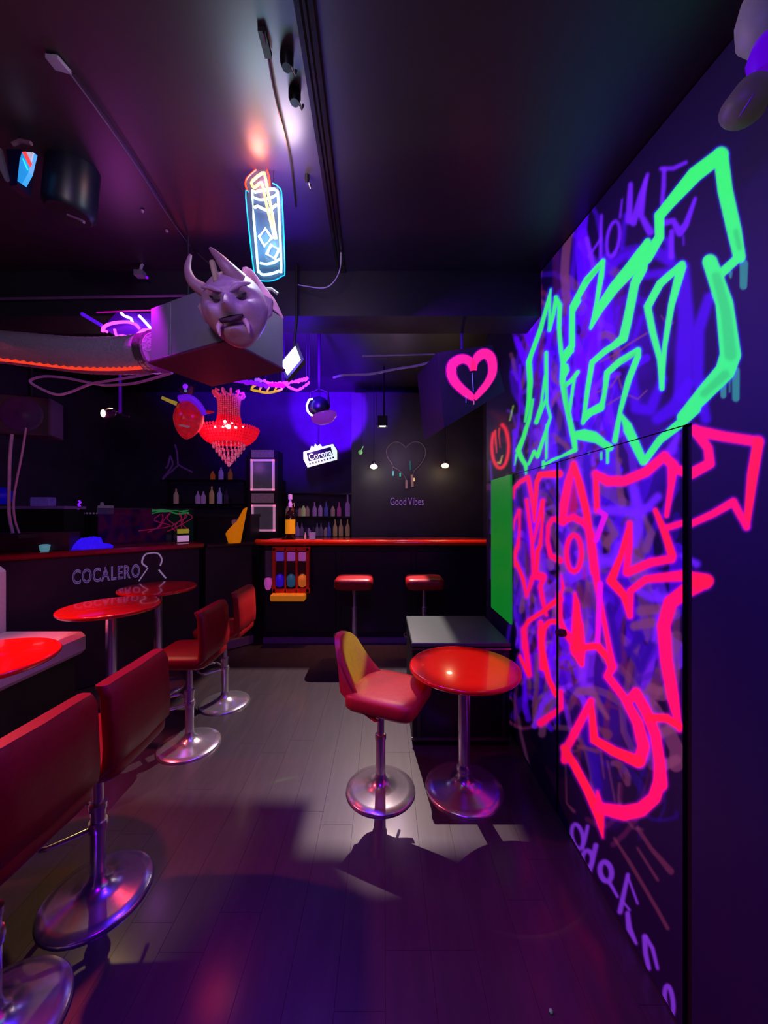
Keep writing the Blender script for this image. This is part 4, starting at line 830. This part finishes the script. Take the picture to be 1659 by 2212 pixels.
MB().tube(smooth_path([(.040, -.05, .065), (.015, -.08, .095), (-.008, -.085, .13), (-.030, -.08, .160)], 4), [.030*(1-k/13) + .003 for k in range(13)], hn, 12).build('horn', t)
for s_ in (-1, 1):
    MB().slab([(s_*.105, 0, .035), (s_*.138, .02, .02), (s_*.125, .02, -.03), (s_*.105, 0, -.05)], (0, .02, 0), mk).build('ear', t)
    MB().tube(smooth_path([(s_*.042, -.09, -.082), (s_*.050, -.108, -.10), (s_*.050, -.105, -.128)], 2), [.010, .0095, .008, .006, .003], mat('tusk', (215,165,180), .4), 8).build('tusk', t)
    MB().slab([(s_*.022, -.094, -.008), (s_*.050, -.098, .004), (s_*.072, -.080, .018), (s_*.050, -.096, -.004)], (0, .02, 0), mat('eye_dark', (40,18,50), .3)).build('eye', t)
    MB().tube(smooth_path([(s_*.012, -.112, .010), (s_*.045, -.112, .026), (s_*.082, -.085, .040)], 3), [.004, .007, .009, .010, .009, .007, .004], mk, 8).build('brow', t)
MB().slab([(-.042, -.120, -.078), (0, -.128, -.072), (.042, -.118, -.068), (.030, -.116, -.080), (0, -.122, -.087), (-.030, -.118, -.086)], (0, .02, 0), mat('mouth_dark', (60,22,50), .6)).build('mouth', t)
mb = MB()
for k in range(14):
    b0 = Vector((.055+.004*k, .02+.004*k, .098-.006*k)); mb.tube(smooth_path([b0, b0+Vector((.004, -.01, .028)), b0+Vector((.030, -.01, .012)), b0+Vector((.050, 0, -.045)), b0+Vector((.055, 0, -.09+.003*k))], 3), [.009*(1-q/14)+.002 for q in range(13)], mat('mask_hair', (240,180,200), .4), 6)
mb.build('hair', t)
MB().box((-.030, -.085, .085), (.018, .02, .07), mat('mask_strap', (165,145,110), .5), bev=.004).build('forehead_strap', t)
# ---- small red mask
p = at(408, 905, 2.8); t = thing('red_mask', 'small glowing red horned mask hanging left of the chandelier', 'mask', p); t.rotation_euler = (0, .15, .3)
rm = mat('red_mask_skin', (225,40,50), .4, emit=(220,25,50), es=.18, var=.4, scale=25)
head(.105, .09, .155, [(x_, z_, a_, b_, c_*1.5) for x_, z_, a_, b_, c_ in feats], rm, 28, 22).build('face', t)
MB().tube([(-.09, -.02, .09), (-.15, -.03, .10), (-.19, -.03, .11)], [.016, .013, .012], mat('horn_yellow', (190,185,60), .4, emit=(170,160,50), es=.4), 8).build('horn', t)
MB().tube([(.09, -.02, .07), (.13, -.03, .075), (.17, -.03, .085)], [.016, .013, .006], rm, 8).build('horn', t)
mb = MB(); mb.tube(smooth_path([(-.07, -.05, .125), (0, -.075, .14), (.06, -.05, .11), (.105, -.02, .05)], 4), .026, mat('violet_hair', (120,40,235), .4, emit=(110,20,235), es=.5), 8); mb.build('hair', t)
for s_ in (-1, 1): MB().ball((s_*.04, -.078, .01), .011, mat('mask_eye', (200,50,170), .3, emit=(200,40,170), es=.35), 8).build('eye', t)
MB().box((0, -.085, -.075), (.07, .01, .016), mat('teeth', (190,180,160), .5)).build('teeth', t)
MB().tube([(0, 0, .14), (0, 0, ceil_z(2.8)-p.z)], .004, cable, 6).build('cord', t)
p = at(404, 840, 3.05); t = thing('purple_spotlight', 'small square purple-lit spotlight above the red mask', 'spotlight', p); t.rotation_euler = (0, .5, 0)
MB().box((0, 0, 0), (.09, .06, .09), mat('violet_metal', (60,30,90), .3, .3), bev=.01).build('housing', t); MB().ball((0, -.032, .01), .022, em('violet_lens', (110,20,255), 1.6), 10, (1, .4, 1)).build('lens', t); MB().ball((.02, -.034, -.02), .014, em('teal_lens', (90,130,170), .5), 8, (1, .4, 1)).build('lens', t)
MB().tube([(0, 0, .04), (-.2, 0, .40)], .006, blk, 6).build('stem', t)
# ---- chandelier
p = at(495, 930, 3.3); t = thing('crystal_chandelier', 'glowing red crystal chandelier hanging before the back bar', 'chandelier', p)
cr = mat('crystal_red', (255,60,85), .15, emit=(255,10,40), es=.45, var=.5, scale=60); cpale = mat('crystal_pale', (225,120,140), .12, emit=(205,60,95), es=.22, var=.5, scale=70); crb = mat('crystal_clear', (220,170,200), .1, emit=(190,90,130), es=.35, var=.6, scale=70)
def beads(mb, pts, r, m, jit=.15):
    for q in pts:
        c = Vector(q); a = r*random.uniform(1-jit, 1+jit); vs_ = [c+Vector(d)*a for d in ((1,0,0), (-1,0,0), (0,1,0), (0,-1,0), (0,0,1.3), (0,0,-1.3))]
        mb.add(vs_, [(0,2,4), (2,1,4), (1,3,4), (3,0,4), (2,0,5), (1,2,5), (3,1,5), (0,3,5)], m)
pr = [(.10, .30), (.092, .26), (.088, .20), (.09, .14), (.10, .08), (.125, .03), (.16, -.01)]
neck = MB(); skirt = MB()
for s_ in range(30):
    a = 2*PI*s_/30
    for k in range(22):
        u = k/21*(len(pr)-1); i_ = min(int(u), len(pr)-2); f_ = u-i_; r_ = pr[i_][0]*(1-f_)+pr[i_+1][0]*f_; z_ = pr[i_][1]*(1-f_)+pr[i_+1][1]*f_
        beads(neck if z_ > .12 else skirt, [(r_*math.cos(a), r_*math.sin(a), z_)], .0085, cpale if z_ > .12 else cr)
tag(neck.build('neck_beads', t), kind='stuff'); tag(skirt.build('skirt_beads', t), kind='stuff')
MB().lathe([(.09, .02), (.08, .15), (.078, .28)], mat('neck_core', (150,30,55), .4, emit=(150,20,45), es=.3), n=24).build('inner_sleeve', t)
bowl = MB()
for s_ in range(56):
    a = 2*PI*s_/56
    for r_, z_ in ((.25, .012), (.245, -.01), (.235, -.032), (.222, -.054), (.205, -.074), (.185, -.092), (.16, -.105)): beads(bowl, [(r_*math.cos(a), r_*math.sin(a), z_)], .0125, cr)
tag(bowl.build('bowl_beads', t), kind='stuff')
MB().lathe([(.15, -.10), (.20, -.08), (.235, -.03), (.24, .0)], mat('bowl_core', (230,15,40), .4, emit=(235,5,30), es=.35, var=.3, scale=40), n=36).build('bowl', t)
low_ = MB()
for ri, (r_, z0) in enumerate(((.13, -.12), (.105, -.155), (.08, -.19), (.055, -.225), (.03, -.255))):
    for s_ in range(int(r_*190)):
        a = 2*PI*s_/int(r_*190)
        for q in range(4): beads(low_, [(r_*math.cos(a), r_*math.sin(a), z0-q*.012)], .0085, crb if (s_+q) % 3 else cpale)
tag(low_.build('lower_drops', t), kind='stuff')
MB().ball((0, 0, -.30), .018, crb, 10, (1, 1, 1.4)).build('finial', t)
crw = MB()
for s_ in range(12):
    a = 2*PI*s_/12; crw.tube(smooth_path([(.09*math.cos(a), .09*math.sin(a), .29), (.125*math.cos(a), .125*math.sin(a), .31), (.13*math.cos(a), .13*math.sin(a), .335), (.10*math.cos(a), .10*math.sin(a), .33)], 2), .011, cpale, 6)
crw.build('crown', t)
for k, (x_, z_, r_) in enumerate(((.0, .0, .018), (-.03, .04, .014), (-.045, .0, .009), (.06, -.006, .010), (-.02, .005, .009), (.03, .03, .007), (-.11, .0, .007), (.12, .0, .006))): MB().ball((x_+.095, -.235, z_-.02), r_, em('bulb_white_red', (255,200,185), 9), 12).build('bulb', t)
MB().tube([(0, 0, .3), (0, 0, ceil_z(3.3)-p.z)], .005, steel, 6).tube([(-.05, 0, .36), (.02, 0, .31)], .008, cpale, 6).build('chain', t)
lamp('POINT', 'chandelier_light', p+Vector((0, -.3, -.05)), (1, .04, .08), 5, size=.12)
# ---- blue floodlight
p = at(629, 781, 2.10); t = thing('blue_floodlight', 'glaring square blue-white floodlight hanging at centre', 'floodlight', p)
cs = [at(638,748,2.08)-p, at(649,776,2.08)-p, at(621,809,2.08)-p, at(608,784,2.08)-p]
MB().slab(cs, (0, .006, 0), em('flood_glass', (225,235,255), 14)).build('lens', t)
hs_ = [c*1.35+Vector((0, .015, 0)) for c in cs]
MB().slab(hs_, (.0, .05, 0), blk).build('housing', t)
MB().tube([(0, .04, .03), (.02, .05, ceil_z(2.1)-p.z-.32), (.02, .05, ceil_z(2.1)-p.z)], .008, blk, 6).build('bracket', t)
lamp('POINT', 'flood_glow', p+Vector((0, -.06, 0)), (.12, .02, 1), 9, size=.04)
# ---- moving head with crescent ring
p = at(690, 880, 3.0); t = thing('moving_head_light', 'dark moving-head light with a pale crescent ring and violet dome', 'stage light', p)
MB().ball((0, 0, 0), .085, mat('head_black', (20,14,40), .35), 20).build('head', t)
MB().tube([at(676,861,2.92)-p, at(668,864,2.92)-p, at(663,876,2.92)-p, at(665,888,2.92)-p, at(672,896,2.92)-p, at(682,900,2.92)-p], .008, em('crescent_glow', (225,240,215), 3), 8).build('ring', t)
MB().lathe([(.001, -.045), (.06, -.04), (.10, -.01), (.105, .02), (.09, .03)], mat('violet_dome', (130,60,190), .3, emit=(130,40,190), es=.5), Vector((.045, -.02, -.09)), 24, Matrix.Rotation(-.25, 3, 'Y')).build('dome', t)
MB().tube([(-.08, 0, .0), (-.07, 0, .12), (0, 0, .15), (.07, 0, .12), (.08, 0, 0)], .01, blk, 8).tube([(0, 0, .15), (0, 0, ceil_z(3)-p.z)], .014, blk, 8).build('yoke', t)
# ---- lit beer sign
t = thing('beer_sign', 'tilted white-lit plaque with a crown and the word Corona above the bottle shelves', 'sign', at(692, 983, 4.7)); o2 = Vector(t.location)
t.rotation_euler = (0, math.radians(-15), 0)
bs = lambda L: [Vector((x*4.7/800, 0, y*4.7/800)) for x, y in L]
wsn = em('sign_white', (215,235,235), 1.15); dsn = mat('sign_dark', (20,24,50), .5)
MB().slab(bs([(-34,17), (34,17), (40,0), (34,-20), (-34,-20), (-38,0)]), (0, .05, 0), blk).build('case', t)
MB().slab([q+Vector((0, -.004, 0)) for q in bs([(-33,16), (33,16), (38,0), (33,-19), (-33,-19), (-37,0)])], (0, .004, 0), wsn).build('plate', t)
MB().slab([q+Vector((0, -.008, 0)) for q in bs([(-27,11), (27,11), (27,-7), (-27,-7)])], (0, .004, 0), dsn).build('dark_band', t)
MB().slab([q+Vector((0, -.008, 0)) for q in bs([(-18,16), (-13,24), (-8,20), (-4,27), (0,20), (6,23), (9,16)])], (0, .03, 0), wsn).build('crown', t)
text_parts('Corona', .115, .004, em('sign_letter', (225,240,240), 1.3), t, Matrix.Translation((-.145, -.014, -.035)) @ Matrix.Rotation(PI/2, 4, 'X'), sx=.78)
mb = MB()
for k in range(9): mb.box(Vector((-.15+k*.038, -.008, -.075)), (.022, .004, .022), mat('sign_grey', (95,110,125), .5))
mb.build('small_print', t)
MB().tube([(0, .03, .09), (math.sin(.262)*(ceil_z(4.7)-o2.z), .03, math.cos(.262)*(ceil_z(4.7)-o2.z))], .003, cable, 5).build('wire', t)
# ---- yellow tray & bead garlands
t = thing('yellow_basket', 'yellow wire basket ornament hanging under the violet garland', 'ornament', at(575, 840, 2.7)); o3 = Vector(t.location)
n4 = lambda L, D=2.7: [at(470+x/4.74, 740+y/4.74, D)-o3 for x, y in L]
ye = mat('yellow_glow', (235,200,40), .4, emit=(225,190,30), es=.6)
MB().tube(smooth_path(n4([(350,480), (400,430), (520,440), (650,450), (655,480), (600,500), (510,515), (430,500)]), 3, True), .009, ye, 8, True).build('rim', t)
for L in ([(430,495), (455,440)], [(505,510), (530,450)], [(580,500), (610,450)]): MB().tube(n4(L), .007, ye, 6).build('bar', t)
MB().tube([Vector((0, .0, .03)), Vector((0, 0, ceil_z(2.7)-o3.z))], .002, cable, 5).build('thread', t)
def garland(name, lab, pts, r, m, step=.02, ball=True, cat='garland'):
    pth = smooth_path(pts, 6); mb = MB()
    mb.tube(pth, r*.45, m, 6)
    for k, q in enumerate(pth):
        mb.ball(q+Vector((random.uniform(-1, 1), 0, random.uniform(-1, 1)))*r*.3, r*random.uniform(.7, 1.1), m, 6)
    for q in (pth[0], pth[-1]): mb.tube([q, Vector((q.x, q.y, ceil_z(q.y)-.003))], .0015, cable, 4)
    return tag(mb.build(name), lab, cat)
vg = mat('violet_garland', (150,40,230), .35, emit=(140,10,235), es=.7); bg_ = mat('pale_bead', (165,145,215), .25, emit=(130,100,215), es=.45, var=.5, scale=60)
garland('violet_garland', 'bright violet garland strand under the grey unit', [at(495,820,2.5), at(530,824,2.5), at(570,832,2.52), at(610,832,2.55)], .018, vg)
garland('bead_garland', 'strand of pale glittering beads right of the yellow basket', [at(555,820,2.6), at(590,828,2.6), at(615,828,2.6), at(640,824,2.6), at(663,818,2.6)], .014, bg_)
garland('bead_garland', 'drooping loop of pale beads below the blue floodlight', [at(614,828,2.6), at(628,838,2.6), at(643,843,2.6), at(655,837,2.6), at(668,826,2.6)], .010, bg_)
tn = mat('tinsel', (150,105,150), .35, emit=(120,60,130), es=.22)
tag(MB().tube(smooth_path([at(372,805,2.2), at(340,815,2.3), at(290,828,2.4), at(230,832,2.5), at(190,826,2.5), at(140,816,2.5), at(95,813,2.5), at(66,822,2.5), at(80,835,2.5), at(120,852,2.5), at(150,848,2.5), at(195,830,2.5), at(240,822,2.45), at(300,812,2.4), at(352,800,2.25)], 5), .0085, tn, 7).build('pale_streamer'), 'long pale twisted streamer looping below the silver duct', 'streamer')
tag(MB().tube(smooth_path([at(720,816,2.9), at(745,810,2.9), at(800,808,2.9), at(850,798,2.9), at(900,790,2.85), at(938,780,2.8)], 5), .009, mat('lilac_tube', (120,95,155), .4, emit=(85,60,120), es=.3), 7).build('streamer'), 'slanting lilac streamer running to the heart box', 'streamer')
tag(MB().tube([at(783,769,2.9), at(940,765,2.85)], .006, mat('lilac_tube'), 7).build('pale_rod'), 'thin pale rod above the slanting streamer', 'rod')
for (px, py) in ((757, 699), (765, 700)): tag(MB().ball(at(px, py, 2.4), .009, mat('stud'), 8).build('beam_stud'), 'tiny pale stud on the beam, %s of a close pair' % ('left' if px < 760 else 'right'), 'stud', 'beam studs')
# ---- spot lamp on drop pole
p = at(260, 893, 3.3); t = thing('drop_spotlight', 'small lit spotlight on a violet-lit drop pole from the ceiling', 'spotlight', p)
MB().tube([(0, 0, 0), (0, 0, ceil_z(3.3)-p.z)], .012, mat('violet_pole', (90,30,180), .4, emit=(70,0,160), es=.35), 8).build('pole', t)
MB().lathe([(.035, -.05), (.04, .03), (.02, .06)], mat('violet_metal'), (-.10, 0, .0), 14, Matrix.Rotation(1.1, 3, 'Y')).tube([(-.06, 0, .0), (0, 0, .01), (.03, 0, -.02), (.08, 0, -.03)], .009, mat('violet_metal'), 6).build('head', t)
MB().ball((-.118, -.045, -.012), .03, em('warm_lens', (255,225,170), 6), 12, (.6, .6, 1.1)).build('lens', t)
# ---- spider decoration
p = at(385, 985, 4.8); t = thing('spider_decoration', 'faint purple cobweb figure hanging at the left of the bar', 'decoration', p); o4 = Vector(p); wbm = mat('cobweb', (70,40,100), .5, emit=(50,20,80), es=.35)
n5 = lambda L: [at(300+x/6.38, 940+y/6.38, 4.8)-o4 for x, y in L]
for L in ([(500,130), (530,250), (540,400)], [(430,280), (470,380), (440,460), (330,600)], [(540,400), (600,440), (740,510)], [(480,480), (400,540), (330,610)], [(430,300), (400,430), (370,450)], [(540,420), (480,470)]): MB().tube(smooth_path(n5(L), 3), .011, wbm, 6).build('limb', t)
MB().tube([n5([(500,130)])[0], Vector((n5([(500,130)])[0].x, 0, ceil_z(4.8)-p.z))], .002, cable, 4).build('thread', t)
# ---- heart box
HB = at(1016, 832, 2.30)
t = thing('heart_box', 'black hanging cube with a thick fluorescent pink heart sprayed on it', 'box', HB); fx = lambda L, dy=0.: [at(900+x/6.143, 680+y/6.143, 2.16)-HB+Vector((0, dy, 0)) for x, y in L]
hb = MB(); hbm = mat('box_black', (34,28,42), .45, var=.25, scale=12)
q = fx([(270,500), (1010,400), (1175,1010), (370,1500)])
dpt = Vector((-.02, .30, .0))
bl = fx([(270,500), (1010,400), (1175,1010), (370,1500)]); 
back = [v+Vector((-.085, .33, -.01)) for v in bl]
hb.add(bl+back, [(0,1,2,3), (7,6,5,4), (0,4,5,1), (1,5,6,2), (2,6,7,3), (3,7,4,0)], hbm); hb.build('cube', t)
HEART = [(755,740,80), (720,640,110), (640,590,115), (560,600,120), (480,660,125), (460,760,125), (500,880,120), (600,990,110), (700,1070,100), (765,1120,60)]
HEART2 = [(755,740,80), (770,640,90), (830,550,120), (910,520,130), (980,570,130), (1010,680,115), (1000,790,105), (940,910,90), (860,1010,85), (765,1120,60)]
def spray(name, L, col, halo, root, dy=-.004):
    # flat sprayed band with a halo band beneath, following the face
    for k, (ex_, m_, d_) in enumerate(((1.28, halo, .002), (1.0, col, 0))):
        P_ = smooth_path([Vector((x, y, w)) for x, y, w in L], 4); vs_ = []
        for i, v in enumerate(P_):
            a_ = P_[max(0, i-1)]; b_ = P_[min(len(P_)-1, i+1)]; tx, ty = b_.x-a_.x, b_.y-a_.y; l_ = math.hypot(tx, ty) or 1; nx_, ny_ = -ty/l_, tx/l_; w_ = v.z/2*ex_
            vs_ += fx([(v.x+nx_*w_, v.y+ny_*w_), (v.x-nx_*w_, v.y-ny_*w_)], dy+d_)
        MB().add(vs_, [(2*i, 2*i+1, 2*i+3, 2*i+2) for i in range(len(P_)-1)], m_).build(name, root)
pe = em('fluo_pink', (255,30,120), .95); ph = em('fluo_halo', (120,10,120), .5)
spray('heart_paint', HEART, pe, ph, t); spray('heart_paint', HEART2, pe, ph, t)
MB().tube(fx([(735,775), (745,900), (752,1020)], -.006), .0022, em('pale_run', (120,110,220), .6), 5).tube(fx([(655,1080), (655,1170)], -.006), .002, em('pale_run', (120,110,220), .6), 5).tube(fx([(760,1140), (758,1195)], -.006), .003, em('pale_run2', (190,80,150), .8), 5).build('paint_run', t)
MB().tube([Vector((-.02, .15, .22)), Vector((-.02, .15, ceil_z(2.45)-HB.z))], .010, mat('violet_chain', (70,30,130), .4), 8).build('hanger', t)
# ---- pale lanterns top right
t = thing('hanging_bulbs', 'pale grey teardrop shades with violet glow in the top right corner', 'lamp', at(1640, 120, .84)); o5 = Vector(t.location)
gs_ = mat('shade_grey', (150,150,140), .5, emit=(60,60,62), es=.6); vgm = em('violet_fill', (75,0,165), 1)
MB().lathe([(.001, -.06), (.025, -.052), (.046, -.016), (.048, .025), (.038, .065), (.025, .09)], gs_, Vector((at(1648, 55, .84)-o5)), 20).build('shade', t)
MB().lathe([(.001, -.05), (.03, -.04), (.034, 0), (.02, .04)], vgm, Vector((at(1655, 122, .83)-o5)), 18).build('glow_bulb', t)
MB().lathe([(.001, -.062), (.025, -.058), (.044, -.034), (.034, .017), (.015, .055)], mat('shade_olive', (100,98,80), .5, emit=(48,44,38), es=.5), Vector((at(1618, 208, .85)-o5)), 20, Matrix.Rotation(.45, 3, 'Y')).build('shade', t)
MB().tube([at(1596,254,.79)-o5, at(1615,225,.78)-o5, at(1632,197,.78)-o5], [.0008, .0022, .0006], mat('glint', (190,175,195), .1), 6).build('glint_streak', t)  # pale streak shaped as a thin tube in place of a highlight
MB().ball(at(1595,250,.95)-o5, .010, mat('green_tip', (20,110,60), .4), 8).build('tip', t)
MB().tube([Vector((.02, 0, .10)), Vector((.02, 0, ceil_z(.84)-o5.z))], .003, cable, 5).tube([at(1640,160,.84)-o5, at(1636,130,.84)-o5], .003, cable, 5).build('cord', t)
# ---- inferred floor spotlight; housing and aperture doors added to cut the pool's edges
t = thing('floor_spotlight', 'small black square spotlight under the ceiling before the bar, its housing added to frame the floor light', 'spotlight', (0, 4.45, 2.75))
zb = -.08; q_ = .08/2.75
X0, X1, Y0, Y1 = -1.82*q_, .70*q_, -2.675*q_, -.55*q_; Xn, Yn = -.42*q_, -2.36*q_
xm, ym = (X0+X1)/2, (Y0+Y1)/2; xl, xr, yn_, yf_ = X0-.012, X1+.012, Y0-.012, .03
mb = MB()
mb.box((xl-.004, (yn_+yf_)/2, -.028), (.008, yf_-yn_+.016, .112), blk).box((xr+.004, (yn_+yf_)/2, -.028), (.008, yf_-yn_+.016, .112), blk)
mb.box(((xl+xr)/2, yn_-.004, -.028), (xr-xl+.016, .008, .112), blk).box(((xl+xr)/2, yf_+.004, -.028), (xr-xl+.016, .008, .112), blk).box(((xl+xr)/2, (yn_+yf_)/2, .030), (xr-xl+.016, yf_-yn_+.016, .006), blk)
mb.build('housing', t)
mb = MB()
mb.box(((X0+xl-.006)/2, (yn_+yf_)/2, zb), (X0-xl+.006, yf_-yn_+.01, .002), blk).box(((X1+xr+.006)/2, (yn_+yf_)/2, zb), (xr-X1+.006, yf_-yn_+.01, .002), blk)
mb.box((xm, (Y0+yn_-.006)/2, zb), (X1-X0, Y0-yn_+.006, .002), blk).box((xm, (Y1+yf_+.006)/2, zb), (X1-X0, yf_-Y1+.006, .002), blk).box(((X0+Xn)/2, (Y0+Yn)/2, zb), (Xn-X0, Yn-Y0, .002), blk)
mb.build('pool_mask', t)
MB().tube([(0, 0, .034), (0, 0, ceil_z(4.45)-2.755)], .010, blk, 8).build('stem', t)
# floor debris glint
tag(MB().ball((.55, 1.22, .006), .006, mat('glint_green', (120,170,140), .3, emit=(70,110,90), es=.4), 8).build('floor_speck'), 'tiny pale green speck on the bare floor in the foreground', 'speck')
